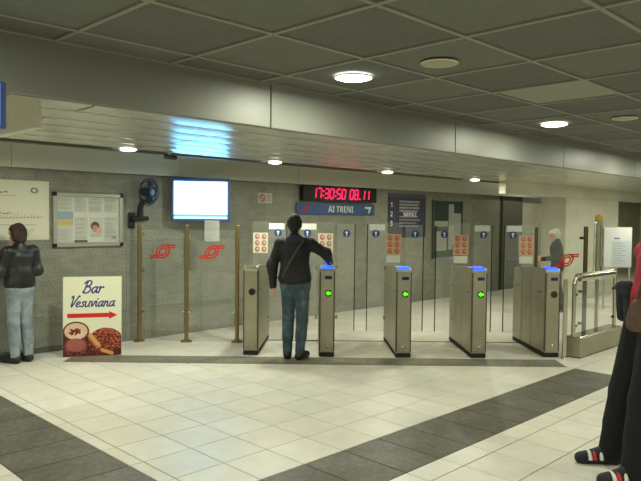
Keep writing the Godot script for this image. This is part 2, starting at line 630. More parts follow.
func build_lamps():
	var names := {2: "bright round lamp in the panel ceiling above the man at the turnstile", 3: "bright round lamp in the panel ceiling above the side gate", 4: "round lamp cut by the right edge of the picture near the beam"}
	for k in 7:
		var u := 2.9 + 2.585 * (k - 2)
		lamp(P(u, 2.577, 2.64), 0.108, true, names.get(k, "round lamp beside the beam outside the view, place %s along it" % ["one", "two", "three", "four", "five", "six", "seven"][k]), "lamps in the panel ceiling")
		if k == 2 or k == 3:
			lamp(P(u + 0.04, 2.577, 2.06), 0.09, false, ["unlit cream disc in the ceiling nearest the middle lamp", "unlit cream disc in the ceiling at the right"][k - 2], "unlit discs in the panel ceiling")
	for v in [0.1, -2.4]:
		for k in 6:
			lamp(P(2.9 + 2.585 * (k - 2), 2.577, v), 0.108, true, "round lamp outside the view, %s row behind the viewer, place %s" % ["near" if v > 0 else "far", ["one", "two", "three", "four", "five", "six"][k]], "lamps in the panel ceiling")
	var low := ["leftmost small lamp in the metal strip ceiling, above the notice board", "small lamp in the metal strip ceiling above the man", "small lamp in the metal strip ceiling above the timetable", "small lamp in the metal strip ceiling just left of the pale beam"]
	for k in 4:
		lamp(P([3.52, 5.58, 7.85, 10.31][k], 2.449, 6.42), 0.085, true, low[k], "lamps in the metal strip ceiling", 2.2)
	for u in [-0.9, 1.3]:
		lamp(P(u, 2.449, 6.42), 0.085, true, "small lamp in the metal strip ceiling %s left of the view" % ("just" if u > 0 else "far"), "lamps in the metal strip ceiling", 2.2)
	for u in [13.4, 15.8]:  # added unseen lamps that brighten the pillar and pale beam
		lamp(P(u, 2.449, 4.4), 0.085, true, "lamp added to brighten the pillar, in the strip ceiling %s right of the view" % ("just" if u < 14 else "far"), "lamps in the metal strip ceiling", 2.2)
	lamp(P(18.8, 2.92, 7.4), 0.12, true, "far lamp high in the recess at the right edge", "lamps in the recess", 1.6)
	lamp(P(15.2, 2.92, 7.45), 0.12, true, "far lamp in the recess above the dark end panel", "lamps in the recess", 0.7)

# ---------------------------------------------------------------- turnstiles
func arrow_shape(st: SurfaceTool, s: float, z: float):
	prism(st, PackedVector2Array([Vector2(-s, 0), Vector2(0, s), Vector2(0, s * 0.42), Vector2(s, s * 0.42), Vector2(s, -s * 0.42), Vector2(0, -s * 0.42), Vector2(0, -s)]), 0.004, Transform3D(Basis(), Vector3(0, 0, z)))

func build_turnstiles():
	var w := 0.2
	# side outline: front is at x = 0, the body runs towards -x (turned so that it runs away from the viewer)
	var prof := PackedVector2Array([Vector2(0, 0.06), Vector2(0, 1.085), Vector2(-0.012, 1.115), Vector2(-0.045, 1.132), Vector2(-0.3, 1.128), Vector2(-1.16, 1.07), Vector2(-1.2, 1.04), Vector2(-1.2, 0.06)])
	var body := mb()
	prism(body, prof, w - 0.02, Transform3D(Basis(Vector3.UP, -PI / 2), Vector3.ZERO))
	var body_m := body.commit()
	var side := []
	for k in 3:
		var x0: float = [0.015, 0.47, 0.83][k]
		var x1: float = [0.46, 0.82, 1.185][k]
		var h0: float = 1.105 - 0.05 * x0
		var h1: float = 1.105 - 0.058 * x1
		var s := mb()
		prism(s, PackedVector2Array([Vector2(-x0, 0.07), Vector2(-x0, h0), Vector2(-x1, h1), Vector2(-x1, 0.07)]), 0.01, Transform3D(Basis(Vector3.UP, -PI / 2), Vector3.ZERO))
		side.append(s.commit())
	var slot := boxm(Vector3(0.004, 0.014, 0.12), 0.001)
	var shade_m := boxm(Vector3(0.014, 1.0, 0.014), 0.004)  # dark strip standing in for shade along the front edges
	var front := mb()
	cbox(front, Vector3(0, 0.575, 0.004), Vector3(w - 0.036, 1.0, 0.012), 0.004)
	var front_m := front.commit()
	var foot := boxm(Vector3(w - 0.006, 0.062, 1.2), 0.01, Vector3(0, 0.031, -0.6))
	var topl := mb()
	prism(topl, PackedVector2Array([Vector2(-0.004, 1.108), Vector2(-0.014, 1.126), Vector2(-0.045, 1.142), Vector2(-0.16, 1.142), Vector2(-0.16, 1.12), Vector2(-0.02, 1.1)]), w - 0.06, Transform3D(Basis(Vector3.UP, -PI / 2), Vector3(0.0, 0, 0)))
	var topl_m := topl.commit()
	var disp := boxm(Vector3(0.088, 0.04, 0.006), 0.002)
	var ring := mb()
	lathe(ring, [Vector2(0.0, 0.006), Vector2(0.04, 0.006), Vector2(0.044, 0.004), Vector2(0.044, 0.0)], 20, Transform3D(Basis(Vector3.RIGHT, PI / 2)))
	var ring_m := ring.commit()
	var arr := mb()
	arrow_shape(arr, 0.033, 0.009)
	var arr_m := arr.commit()
	var glint := mb()  # bright disc standing in for a light reflection at the foot
	lathe(glint, [Vector2(0.0, 0.01), Vector2(0.018, 0.008), Vector2(0.026, 0.0)], 14, Transform3D(Basis(Vector3.RIGHT, PI / 2)))
	var glint_m := glint.commit()
	var cap := boxm(Vector3(0.03, 0.03, 0.05), 0.008)
	var labels := ["steel turnstile with a plain black round slot, left of the man", "steel turnstile with a green arrow, under the man's right hand", "steel turnstile with a green arrow, third from the left", "steel turnstile with a green arrow, fourth from the left", "steel turnstile with an unlit dark dial beside the side gate"]
	for k in 5:
		var x: float = [-0.87, 0.09, 1.05, 2.0, 2.95][k]
		var z: float = [8.29, 8.23, 8.22, 8.25, 8.34][k]
		var t := thing("turnstile", labels[k], "turnstile", W(x, 0, z), [-0.035, 0.015, 0.03, 0.035, 0.045][k], "row of steel turnstiles")
		obj("body", body_m, M.steel, t)
		obj("plinth", foot, M.rubber, t)
		var fp := obj("front_panel", front_m, M.steel, t)
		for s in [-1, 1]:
			obj("shade_strip", shade_m, M.edge_shade, t, Transform3D(Basis(), Vector3(s * (w / 2 - 0.011), 0.575, 0.002)))
			for q in 3:
				var sp := obj("side_panel", side[q], M.steel, t, Transform3D(Basis(), Vector3(s * (w / 2 - 0.006), 0, 0)))
				if q != 1:
					obj("slot", slot, M.seam, sp, Transform3D(Basis(), Vector3(s * 0.005, 0.82, [-0.16, 0, -1.02][q])))
		if k > 0:
			obj("top_light", topl_m, M.blue_light, t)
			obj("display", disp, M.display, fp, Transform3D(Basis(), Vector3(0.015, 1.0, 0.011)))
		else:
			obj("top_cover", topl_m, M.chrome, t)
		obj("corner_cap", cap, M.white_print, t, Transform3D(Basis(), Vector3(w / 2 - 0.022, 1.115, -0.03)))
		var d := obj("dial", ring_m, M.black if k < 4 else M.lens_off, fp, Transform3D(Basis(), Vector3(0.015, 0.805, 0.01)))
		if k > 0 and k < 4:
			obj("arrow", arr_m, M.green_light, d)
		obj("foot_glint", glint_m, M.chrome, fp, Transform3D(Basis(), Vector3(0.005, 0.14, 0.01)))
		# fixed glass screen standing at the rear end
		var gp := obj("glass_screen", boxm(Vector3(0.24, 0.64, 0.01), 0.002), M.glass, t, Transform3D(Basis(), Vector3(0.0, 1.37, -0.97)))
		obj("sticker", sheet(0.21, 0.285, 0.001), M.sticker_pale if k < 2 else M.sticker_orange, gp, Transform3D(Basis(), Vector3(-0.005 , 0.015, 0.008)))
		if k > 1:
			obj("label", sheet(0.19, 0.1, 0.001), M.paper, gp, Transform3D(Basis(), Vector3(-0.005, -0.19, 0.008)))
	# glass flaps in the four passages
	var nm := ["first", "second", "third", "fourth"]
	var pane := boxm(Vector3(0.25, 1.5, 0.012), 0.003)
	var edge := boxm(Vector3(0.012, 1.5, 0.018), 0.003)
	var circ := disc_sheet(0.052)
	var lab := sheet(0.215, 0.085, 0.001)
	var hinge := boxm(Vector3(0.03, 0.05, 0.04), 0.006)
	for g in 4:
		for s in [-1, 1]:
			var cx := 0.57 - 0.96 + g * 0.96
			var f := thing("glass_flap", "clear glass flap with blue arrow mark, %s half of the %s passage from left" % ["left" if s < 0 else "right", nm[g]], "gate", W(cx + s * 0.075, 0, 9.25), 0.0, "glass flaps of the turnstile passages")
			obj("pane", pane, M.flap_glass, f, Transform3D(Basis(), Vector3(s * 0.143, 0.91, 0)))
			obj("edge_seal", edge, M.dark_plastic, f, Transform3D(Basis(), Vector3(s * 0.012, 0.91, 0)))
			for h in [0.35, 1.05]:
				obj("hinge", hinge, M.chrome, f, Transform3D(Basis(), Vector3(s * 0.262, h, 0)))
			obj("arrow_mark", circ, M.arrow_mark, f, Transform3D(Basis(), Vector3(s * 0.13, 1.53, 0.008)))
			if g == 0 or (g == 1 and s > 0) or g == 3:
				obj("label_plate", lab, M.white_print, f, Transform3D(Basis(), Vector3(s * 0.15, 1.62, 0.008)))

# ---------------------------------------------------------------- glass fence at the left
# red ring mark with two slanted double bars
func swirl(size: float) -> ArrayMesh:
	var st := mb()
	var sh := Transform3D(Basis(Vector3(1, 0, 0), Vector3(0.28, 1, 0), Vector3(0, 0, 1)), Vector3.ZERO)
	var n := 28
	for band in [[0.29, 0.18], [0.46, 0.35]]:
		for k in n:
			var a := TAU * k / n
			var b := TAU * (k + 1) / n
			var p := PackedVector2Array([Vector2(cos(a), sin(a)) * band[0], Vector2(cos(b), sin(b)) * band[0], Vector2(cos(b), sin(b)) * band[1], Vector2(cos(a), sin(a)) * band[1]])
			for i in 4:
				p[i] = p[i] * size
			prism(st, p, 0.002, sh)
	for s in [-1.0, 1.0]:
		for y in [0.4, 0.26]:
			var x0 := 0.1 if y > 0.3 else 0.2
			var p := PackedVector2Array([Vector2(x0, y - 0.052), Vector2(0.72, y - 0.052), Vector2(0.72, y + 0.052), Vector2(x0, y + 0.052)])
			for i in 4:
				p[i] = p[i] * size * s
			prism(st, p, 0.002, sh)
	return st.commit()

func build_fence():
	var xs := [-2.51, -1.855, -1.15]
	var names := ["brass-coloured post against the stone wall, below the fan", "brass-coloured post between the two glass fence panels", "brass-coloured post beside the first turnstile"]
	var pole := mb()
	lathe(pole, [Vector2(0.0, 1.63), Vector2(0.024, 1.63), Vector2(0.027, 1.62), Vector2(0.027, 0.02)], 14)
	var base := mb()
	lathe(base, [Vector2(0.03, 0.05), Vector2(0.034, 0.03), Vector2(0.075, 0.016), Vector2(0.08, 0.0)], 18)
	var pm := pole.commit()
	var bm := base.commit()
	var clip := boxm(Vector3(0.05, 0.035, 0.035), 0.006)
	for k in 3:
		var t := thing("fence_post", names[k], "post", W(xs[k], 0, 9.14), 0.0, "posts of the glass fence")
		obj("pole", pm, M.brass, t)
		obj("base_plate", bm, M.brass, t)
		for h in [0.42, 0.98, 1.49]:
			for s in [-1, 1]:
				if (k == 0 and s < 0) or (k == 2 and s > 0):
					continue
				obj("clamp", clip, M.chrome, t, Transform3D(Basis(), Vector3(s * 0.045, h, 0.0)))
	var sw := swirl(0.215)
	for k in 2:
		var g := thing("glass_barrier", ["clear glass fence panel with red ring emblem, next to the stone wall", "clear glass fence panel with red ring emblem, next to the first turnstile"][k], "glass panel", W((xs[k] + xs[k + 1]) / 2, 0, 9.14), 0.0, "panels of the glass fence")
		var wd: float = xs[k + 1] - xs[k] - 0.075
		obj("pane", boxm(Vector3(wd, 1.4, 0.01), 0.002), M.glass, g, Transform3D(Basis(), Vector3(0, 0.86, 0)))
		obj("emblem", sw, M.red, g, Transform3D(Basis(), Vector3(0.0, 1.255, 0.008)))

# ---------------------------------------------------------------- side gate on the right
func build_side_gate():
	# glass panel with emblem behind the last turnstile
	var g := thing("glass_barrier", "clear glass panel with red ring emblem behind the last turnstile", "glass panel", W(3.42, 0, 9.25), 0.0, "panels of the glass fence")
	obj("pane", boxm(Vector3(0.5, 1.45, 0.01), 0.002), M.glass, g, Transform3D(Basis(), Vector3(0, 0.9, 0)))
	obj("emblem", swirl(0.2), M.red, g, Transform3D(Basis(), Vector3(0.04, 1.185, 0.008)))
	for h in [0.3, 0.75, 1.5]:
		obj("clamp", boxm(Vector3(0.05, 0.035, 0.035), 0.006), M.dark_plastic, g, Transform3D(Basis(), Vector3(0.235, h, 0.012)))
	var st := mb()
	lathe(st, [Vector2(0.0, 1.66), Vector2(0.027, 1.66), Vector2(0.03, 1.65), Vector2(0.03, 0.0)], 14)
	var p := thing("fence_post", "dark bronze post at the right edge of the emblem glass", "post", W(3.72, 0, 9.25), 0.0, "posts of the glass fence")
	obj("pole", st.commit(), flat(rgb(96, 84, 58), 0.4, 0.7), p)
	st = mb()
	lathe(st, [Vector2(0.03, 0.05), Vector2(0.034, 0.03), Vector2(0.075, 0.016), Vector2(0.08, 0.0)], 18)
	obj("base_plate", st.commit(), M.brass, p)
	st = mb()
	lathe(st, [Vector2(0.0, 1.64), Vector2(0.022, 1.64), Vector2(0.025, 1.63), Vector2(0.025, 0.0)], 14)
	p = thing("fence_post", "bronze post between the last turnstile and the emblem glass", "post", W(3.14, 0, 9.6), 0.0, "posts of the glass fence")
	obj("pole", st.commit(), flat(rgb(104, 90, 66), 0.4, 0.7), p)
	st = mb()
	lathe(st, [Vector2(0.025, 0.05), Vector2(0.03, 0.03), Vector2(0.075, 0.016), Vector2(0.08, 0.0)], 18)
	obj("base_plate", st.commit(), M.brass, p)
	# flat upright beside the last turnstile
	var f := thing("upright_bar", "narrow flat steel upright between last turnstile and side barrier", "post", W(3.1, 0, 8.3))
	obj("bar", boxm(Vector3(0.05, 1.0, 0.03), 0.005, Vector3(0, 0.5, 0)), M.chrome, f)
	obj("foot", boxm(Vector3(0.08, 0.012, 0.08), 0.003, Vector3(0, 0.006, 0)), M.steel, f)
	# barrier: steel box at the foot and a bent handrail above, running away at 45 degrees
	var d := Vector3(S2, 0, -S2)
	var b := thing("side_barrier", "low steel barrier with round handrail on a box base", "barrier", W(3.24, 0, 8.36), PI / 4)
	obj("base_box", boxm(Vector3(1.38, 0.25, 0.2), 0.008, Vector3(0.66, 0.135, 0.0)), M.steel, b)
	obj("plinth", boxm(Vector3(1.36, 0.014, 0.18), 0.002, Vector3(0.66, 0.007, 0.0)), M.rubber, b)
	obj("base_cover", boxm(Vector3(1.36, 0.014, 0.18), 0.005, Vector3(0.66, 0.266, 0.0)), M.chrome, b)
	st = mb()
	var pts := [Vector3(-0.02, 0.27, 0.0)]
	pts.append(Vector3(-0.02, 0.93, 0))
	for k in range(1, 7):
		var a := PI / 2 * k / 6.0
		pts.append(Vector3(-0.02 + 0.09 * (1 - cos(a)), 0.93 + 0.09 * sin(a), 0))
	pts.append(Vector3(1.2, 1.02, 0))
	for k in range(1, 7):
		var a := PI / 2 * k / 6.0
		pts.append(Vector3(1.2 + 0.09 * sin(a), 1.02 - 0.09 * (1 - cos(a)), 0))
	pts.append(Vector3(1.29, 0.27, 0))
	tube(st, pts, 0.026, 12)
	obj("tube_frame", st.commit(), M.chrome, b)
	st = mb()
	tube(st, [Vector3(0.09, 1.015, 0.0), Vector3(1.19, 1.015, 0.0)], 0.055, 14)
	obj("handrail", st.commit(), M.chrome, b)
	obj("pane", boxm(Vector3(1.2, 0.66, 0.008), 0.002), M.glass, b, Transform3D(Basis(), Vector3(0.635, 0.61, 0)))
	for h in [0.4, 0.8]:
		for x in [0.03, 1.24]:
			obj("clamp", boxm(Vector3(0.05, 0.035, 0.03), 0.006), M.dark_plastic, b, Transform3D(Basis(), Vector3(x, h, 0)))
	# tall hoop with yellow cap rising behind the rail
	var h := thing("gate_mast", "tall steel mast of three tubes with a yellow cap", "mast", W(3.83, 0, 9.1), PI / 5)
	for x in [-0.075, 0.075]:
		st = mb()
		var q := [Vector3(x * 1.9, 0.99, 0), Vector3(x * 1.6, 1.02, 0), Vector3(x * 1.15, 1.07, 0), Vector3(x, 1.15, 0), Vector3(x, 1.68, 0), Vector3(x * 0.85, 1.73, 0), Vector3(x * 0.4, 1.76, 0), Vector3(0, 1.765, 0)]
		tube(st, q, 0.017, 10)
		obj("side_tube", st.commit(), M.chrome, h)
	st = mb()
	lathe(st, [Vector2(0.0, 1.77), Vector2(0.024, 1.77), Vector2(0.024, 0.02)], 14)
	obj("centre_tube", st.commit(), M.steel, h)
	st = mb()
	lathe(st, [Vector2(0.0, 1.83), Vector2(0.03, 1.825), Vector2(0.05, 1.8), Vector2(0.052, 1.755), Vector2(0.03, 1.745)], 16)
	obj("cap", st.commit(), M.yellow, h)
	st = mb()
	lathe(st, [Vector2(0.026, 0.04), Vector2(0.075, 0.016), Vector2(0.08, 0.0)], 16)
	obj("base_plate", st.commit(), M.steel, h)
	# pale board behind the gate
	var im := blank(128, 160, rgb(206, 208, 206))
	im.fill_rect(Rect2i(34, 52, 94, 108), rgb(186, 192, 198))
	for k in 9:
		im.fill_rect(Rect2i(44, 62 + k * 10, 40 + (k * 17) % 34, 3), rgb(150, 156, 164))
	im.fill_rect(Rect2i(46, 40, 26, 6), rgb(92, 104, 160))
	var n := thing("information_board", "pale information board on two legs behind the side gate", "board", W(5.85, 0, 13.0), 0.1)
	obj("panel", boxm(Vector3(0.6, 0.8, 0.03), 0.005, Vector3(0, 1.22, 0)), M.aluminium, n)
	obj("print", sheet(0.57, 0.77), print_mat(tex(im)), n, Transform3D(Basis(), Vector3(0, 1.22, 0.02)))
	for x in [-0.26, 0.26]:
		obj("leg", boxm(Vector3(0.03, 0.84, 0.03), 0.004, Vector3(x, 0.42, 0)), M.aluminium, n)

# ---------------------------------------------------------------- things on the stone wall
func seven(st: SurfaceTool, ch: String, x: float, h: float):
	var segs := {"0": "abcdef", "1": "bc", "2": "abged", "3": "abgcd", "4": "fgbc", "5": "afgcd", "6": "afgedc", "7": "abc", "8": "abcdefg", "9": "abcdfg"}
	var w := h * 0.5
	var t := h * 0.11
	var sh := Transform3D(Basis(Vector3(1, 0, 0), Vector3(0.12, 1, 0), Vector3(0, 0, 1)), Vector3(x, 0, 0))
	if ch == ":" or ch == ".":
		for y in ([0.28, 0.72] if ch == ":" else [0.06]):
			cbox(st, Vector3(w * 0.2, (y - 0.5) * h, 0), Vector3(t * 1.2, t * 1.2, 0.006), 0.001, sh)
		return
	var c := {"a": [0.5, 1, 1], "g": [0.5, 0.5, 1], "d": [0.5, 0, 1], "f": [0, 0.75, 0], "b": [1, 0.75, 0], "e": [0, 0.25, 0], "c": [1, 0.25, 0]}
	for s in segs[ch]:
		var q: Array = c[s]
		var size := Vector3(w - t * 0.9, t, 0.006) if q[2] == 1 else Vector3(t, h * 0.5 - t * 0.9, 0.006)
		cbox(st, Vector3(q[0] * w, (q[1] - 0.5) * h * 0.94, 0), size, 0.002, sh)

func on_wall(called: String, label: String, cat: String, u: float, h: float, v := 8.35, group := "") -> Node3D:
	return thing(called, label, cat, P(u, h, v), PI / 4, group)

func text_sheet(w: int, h: int, paper: Color, ink: Color, sd: int, blocks := []) -> StandardMaterial3D:
	var rng := RandomNumberGenerator.new()
	rng.seed = sd
	var im := blank(w, h, paper)
	var y := 8
	while y < h - 8:
		if rng.randf() > 0.15:
			im.fill_rect(Rect2i(8, y, int((w - 16) * rng.randf_range(0.55, 1.0)), 2), ink)
		y += 6
	for b in blocks:
		im.fill_rect(b[0], b[1])
	return print_mat(tex(im))

func letters(parent: Node, called: String, s: String, height: float, mat: Material, at: Vector3, bold := true) -> MeshInstance3D:
	var tm := TextMesh.new()
	var f := SystemFont.new()
	f.font_names = PackedStringArray(["Droid Sans"])
	f.font_weight = 700 if bold else 400
	tm.font = f
	tm.text = s
	tm.font_size = 64
	tm.pixel_size = height / 46.0
	tm.depth = 0.003
	tm.curve_step = 2.0
	return obj(called, tm, mat, parent, Transform3D(Basis(), at))

func build_wall_things():
	var rng := RandomNumberGenerator.new()
	rng.seed = 5
	# route map
	var im := blank(512, 320, rgb(222, 220, 200))
	var grey := rgb(150, 148, 134)
	for k in 5:
		im.fill_rect(Rect2i(200 + k * 22, 60 + (k % 2) * 3, 16, 8), rgb(140, 138, 126))
	im.fill_rect(Rect2i(196, 80, 150, 4), rgb(196, 170, 140))
	for k in 4:
		im.fill_rect(Rect2i(206, 112 + k * 20, 52 - k * 8, 4), grey)
	stroke(im, [Vector2(150, 205), Vector2(230, 178), Vector2(262, 165), Vector2(276, 178), Vector2(320, 176)], 2.5, rgb(206, 120, 104))
	stroke(im, [Vector2(40, 190), Vector2(150, 205)], 2.5, rgb(206, 120, 104))
	for k in 24:
		stroke(im, [Vector2(60 + k * 17, 206), Vector2(66 + k * 17, 190 - (k * 7) % 20)], 1.0, grey)
	stroke(im, [Vector2(40, 208), Vector2(480, 196)], 1.5, grey)
	for k in 3:
		im.fill_rect(Rect2i([40, 240, 352][k], 236, 30, 5), [rgb(120, 130, 150), rgb(190, 50, 44), rgb(196, 176, 96)][k])
		im.fill_rect(Rect2i([76, 276, 388][k], 237, 56, 3), grey)
	for k in 5:
		im.fill_rect(Rect2i(370, 262 + k * 9, 70 - k * 8, 3), rgb(176, 174, 158))
	dot(im, 436, 52, 20, rgb(128, 134, 132), 16)
	dot(im, 436, 52, 10, rgb(222, 220, 200), 8)
	var t := on_wall("route_map", "cream route map poster on the stone wall at the left edge", "map", 2.86, 1.8, 8.345)
	obj("print", sheet(1.24, 0.735, 0.004), print_mat(tex(im)), t)
	# notice board
	t = on_wall("notice_board", "aluminium framed notice board with papers and dark corner caps", "notice board", 4.0, 1.685, 8.345)
	obj("back_panel", boxm(Vector3(0.93, 0.67, 0.012), 0.003), M.paper, t, Transform3D(Basis(), Vector3(0, 0, 0.01)))
	for s in [-1, 1]:
		obj("frame_rail", boxm(Vector3(0.88, 0.055, 0.045), 0.008), M.aluminium, t, Transform3D(Basis(), Vector3(0, s * 0.325, 0.022)))
		obj("frame_rail", boxm(Vector3(0.055, 0.62, 0.045), 0.008), M.aluminium, t, Transform3D(Basis(), Vector3(s * 0.455, 0, 0.022)))
		for q in [-1, 1]:
			obj("corner_cap", boxm(Vector3(0.06, 0.06, 0.05), 0.014), M.black, t, Transform3D(Basis(), Vector3(s * 0.457, q * 0.327, 0.024)))
	var pap := rgb(206, 206, 196)
	var ink := rgb(158, 158, 152)
	var specs := [[-0.325, 0.205, 0.2, 0.17, []], [-0.12, 0.2, 0.17, 0.2, []], [0.085, 0.2, 0.19, 0.2, []], [0.305, 0.2, 0.19, 0.2, []], [-0.325, 0.01, 0.22, 0.2, [[Rect2i(0, 0, 96, 50), rgb(150, 172, 196)], [Rect2i(0, 56, 96, 30), rgb(214, 186, 96)]]], [-0.325, -0.2, 0.21, 0.2, []], [-0.11, -0.13, 0.18, 0.33, [[Rect2i(0, 88, 96, 8), rgb(60, 60, 62)]]], [0.31, -0.12, 0.19, 0.32, [[Rect2i(56, 78, 34, 10), rgb(110, 150, 170)]]]]
	for k in specs.size():
		var s: Array = specs[k]
		obj("notice_sheet", sheet(s[2], s[3], 0.001), text_sheet(96, 96, pap, ink, 40 + k, s[4]), t, Transform3D(Basis(), Vector3(s[0], s[1], 0.0185)))
	im = blank(96, 128, rgb(214, 208, 200))
	dot(im, 40, 56, 30, rgb(46, 34, 34), 30)
	dot(im, 40, 70, 20, rgb(206, 140, 112), 24)
	dot(im, 66, 84, 20, rgb(222, 170, 158), 22)
	for k in 5:
		im.fill_rect(Rect2i(10, 108 + k * 4, 70, 1), rgb(150, 150, 150))
	obj("notice_sheet", sheet(0.19, 0.26, 0.001), print_mat(tex(im)), t, Transform3D(Basis(), Vector3(0.1, -0.1, 0.0187)))
	obj("pane", boxm(Vector3(0.86, 0.6, 0.004), 0.001), M.glass, t, Transform3D(Basis(), Vector3(0, 0, 0.034)))
	# wall fan
	t = on_wall("wall_fan", "black round fan on a wall bracket left of the screen", "fan", 4.72, 1.98, 8.345)
	obj("wall_plate", boxm(Vector3(0.1, 0.22, 0.03), 0.01), M.black, t, Transform3D(Basis(), Vector3(-0.1, -0.3, 0.015)))
	obj("bracket", boxm(Vector3(0.26, 0.06, 0.08), 0.015), M.black, t, Transform3D(Basis(), Vector3(0.0, -0.27, 0.06)))
	var st := mb()
	tube(st, [Vector3(0.0, -0.27, 0.07), Vector3(0.0, -0.12, 0.08), Vector3(0.03, 0.0, 0.1)], [0.045, 0.04, 0.03], 10)
	obj("neck", st.commit(), M.dark_plastic, t)
	var tilt := Transform3D(Basis(Vector3.UP, 0.35) * Basis(Vector3.RIGHT, PI / 2 + 0.08), Vector3(0.05, 0.1, 0.16))
	st = mb()
	lathe(st, [Vector2(0, -0.09), Vector2(0.05, -0.085), Vector2(0.062, -0.03), Vector2(0.05, 0.03), Vector2(0, 0.035)], 16, tilt)
	obj("motor", st.commit(), M.dark_plastic, t)
	for k in 4:
		st = mb()
		var a := TAU * k / 4.0
		prism(st, PackedVector2Array([Vector2(0.03, -0.03), Vector2(0.13, -0.075), Vector2(0.165, -0.02), Vector2(0.15, 0.06), Vector2(0.03, 0.03)]), 0.004, tilt * Transform3D(Basis(Vector3.UP, a) * Basis(Vector3.RIGHT, PI / 2 + 0.3), Vector3(0, 0.045, 0)))
		obj("blade", st.commit(), flat(rgb(30, 33, 38), 0.7), t)
	st = mb()
	for rr in [[0.185, 0.02], [0.19, 0.05], [0.14, 0.085], [0.08, 0.095], [0.15, -0.01]]:
		var ring := []
		for k in 25:
			var a := TAU * k / 24.0
			ring.append(tilt * Vector3(cos(a) * rr[0], rr[1], sin(a) * rr[0]))
		tube(st, ring, 0.004, 5, false)
	for k in 36:
		var a := TAU * k / 36.0
		var c := Vector3(cos(a), 0, sin(a))
		tube(st, [tilt * (c * 0.05 + Vector3.UP * 0.098), tilt * (c * 0.13 + Vector3.UP * 0.088), tilt * (c * 0.188 + Vector3.UP * 0.05), tilt * (c * 0.186 + Vector3.UP * 0.02), tilt * (c * 0.13 - Vector3.UP * 0.02)], 0.0022, 4, false)
	obj("grille", st.commit(), M.black, t)
	st = mb()
	lathe(st, [Vector2(0.05, 0.096), Vector2(0.03, 0.104), Vector2(0, 0.105)], 16, tilt)
	obj("badge", st.commit(), flat(rgb(92, 94, 96), 0.4), t)
	# small sign
	im = blank(64, 36, rgb(190, 188, 172))
	dot(im, 18, 18, 14, rgb(178, 96, 84))
	dot(im, 18, 18, 9, rgb(196, 178, 160))
	stroke(im, [Vector2(9, 9), Vector2(27, 27)], 2.5, rgb(178, 96, 84))
	for k in 4:
		im.fill_rect(Rect2i(38, 8 + k * 6, 20, 2), rgb(140, 138, 130))
	t = on_wall("prohibition_sign", "small pale sign with a red circle on the stone wall", "sign", 7.05, 2.06, 8.347)
	obj("print", sheet(0.3, 0.17, 0.003), print_mat(tex(im)), t)
	# clock
	t = on_wall("digital_clock", "black digital clock with glowing pink-red figures", "clock", 8.78, 2.175, 8.28)
	obj("case", boxm(Vector3(1.94, 0.27, 0.1), 0.01), M.black, t)
	st = mb()
	var x := -0.76
	for ch in "17:30:50  08.11":
		if ch == " ":
			x += 0.045
			continue
		seven(st, ch, x, 0.18)
		x += 0.055 if ch in ":." else 0.128
	obj("figures", st.commit(), glow(Color(1.0, 0.06, 0.3), 2.4), t, Transform3D(Basis(), Vector3(0, 0, 0.053)))
	for s in [-0.7, 0.7]:
		obj("mounting", boxm(Vector3(0.08, 0.12, 0.03), 0.004), M.aluminium, t, Transform3D(Basis(), Vector3(s, 0, -0.06)))
	# blue direction sign
	t = on_wall("direction_sign", "blue direction sign with white letters under the clock", "sign", 8.76, 1.9, 8.33)
	obj("panel", boxm(Vector3(2.06, 0.205, 0.03), 0.006), flat(rgb(58, 88, 138), 0.35), t)
	letters(t, "lettering", "AI TRENI", 0.115, M.white_print, Vector3(0.08, 0.0, 0.0175))
	st = mb()
	prism(st, PackedVector2Array([Vector2(-0.09, 0.06), Vector2(0.09, 0.06), Vector2(0.09, 0.035), Vector2(0.03, -0.07), Vector2(0.0, -0.055), Vector2(0.035, 0.02), Vector2(-0.09, 0.02)]), 0.003)
	obj("arrow", st.commit(), M.white_print, t, Transform3D(Basis(), Vector3(0.83, 0.0, 0.0175)))
	obj("emblem", swirl(0.12), M.red, t, Transform3D(Basis(), Vector3(-0.82, 0.0, 0.0175)))
	# timetable
	im = blank(192, 224, rgb(62, 60, 80))
	im.fill_rect(Rect2i(0, 0, 192, 18), rgb(84, 82, 96))
	im.fill_rect(Rect2i(30, 18, 2, 206), rgb(92, 90, 106))
	for k in 9:
		if k == 4:
			continue
		var y := 34 + k * 16
		var xx := 54
		while xx < 160 - (k * 13) % 24:
			var ww := rng.randi_range(4, 9)
			im.fill_rect(Rect2i(xx, y, ww, 10 if k < 4 else 6), rgb(176, 176, 180))
			xx += ww + 3
	t = on_wall("timetable_board", "dark purple timetable board with platform numbers one to three", "timetable", 10.86, 1.8, 8.345)
	obj("panel", sheet(1.24, 0.89, 0.012), print_mat(tex(im)), t, Transform3D(Basis(), Vector3(0, 0, 0.012)))
	for k in 3:
		letters(t, "number", str(k + 1), 0.1, M.white_print, Vector3(-0.53, [0.22, 0.03, -0.16][k], 0.014))
	letters(t, "lettering", "NAPOLI", 0.085, M.white_print, Vector3(0.07, 0.03, 0.014))
	# green notice board
	t = on_wall("green_board", "dark green framed board with pale notices beside the timetable", "notice board", 12.3, 1.52, 8.345)
	var green := flat(rgb(38, 62, 54), 0.45)
	obj("back_panel", boxm(Vector3(1.06, 1.22, 0.02), 0.004), green, t, Transform3D(Basis(), Vector3(0, 0, 0.012)))
	for s in [-1, 1]:
		obj("frame_rail", boxm(Vector3(0.05, 1.26, 0.04), 0.006), flat(rgb(70, 84, 74), 0.4, 0.3), t, Transform3D(Basis(), Vector3(s * 0.545, 0, 0.02)))
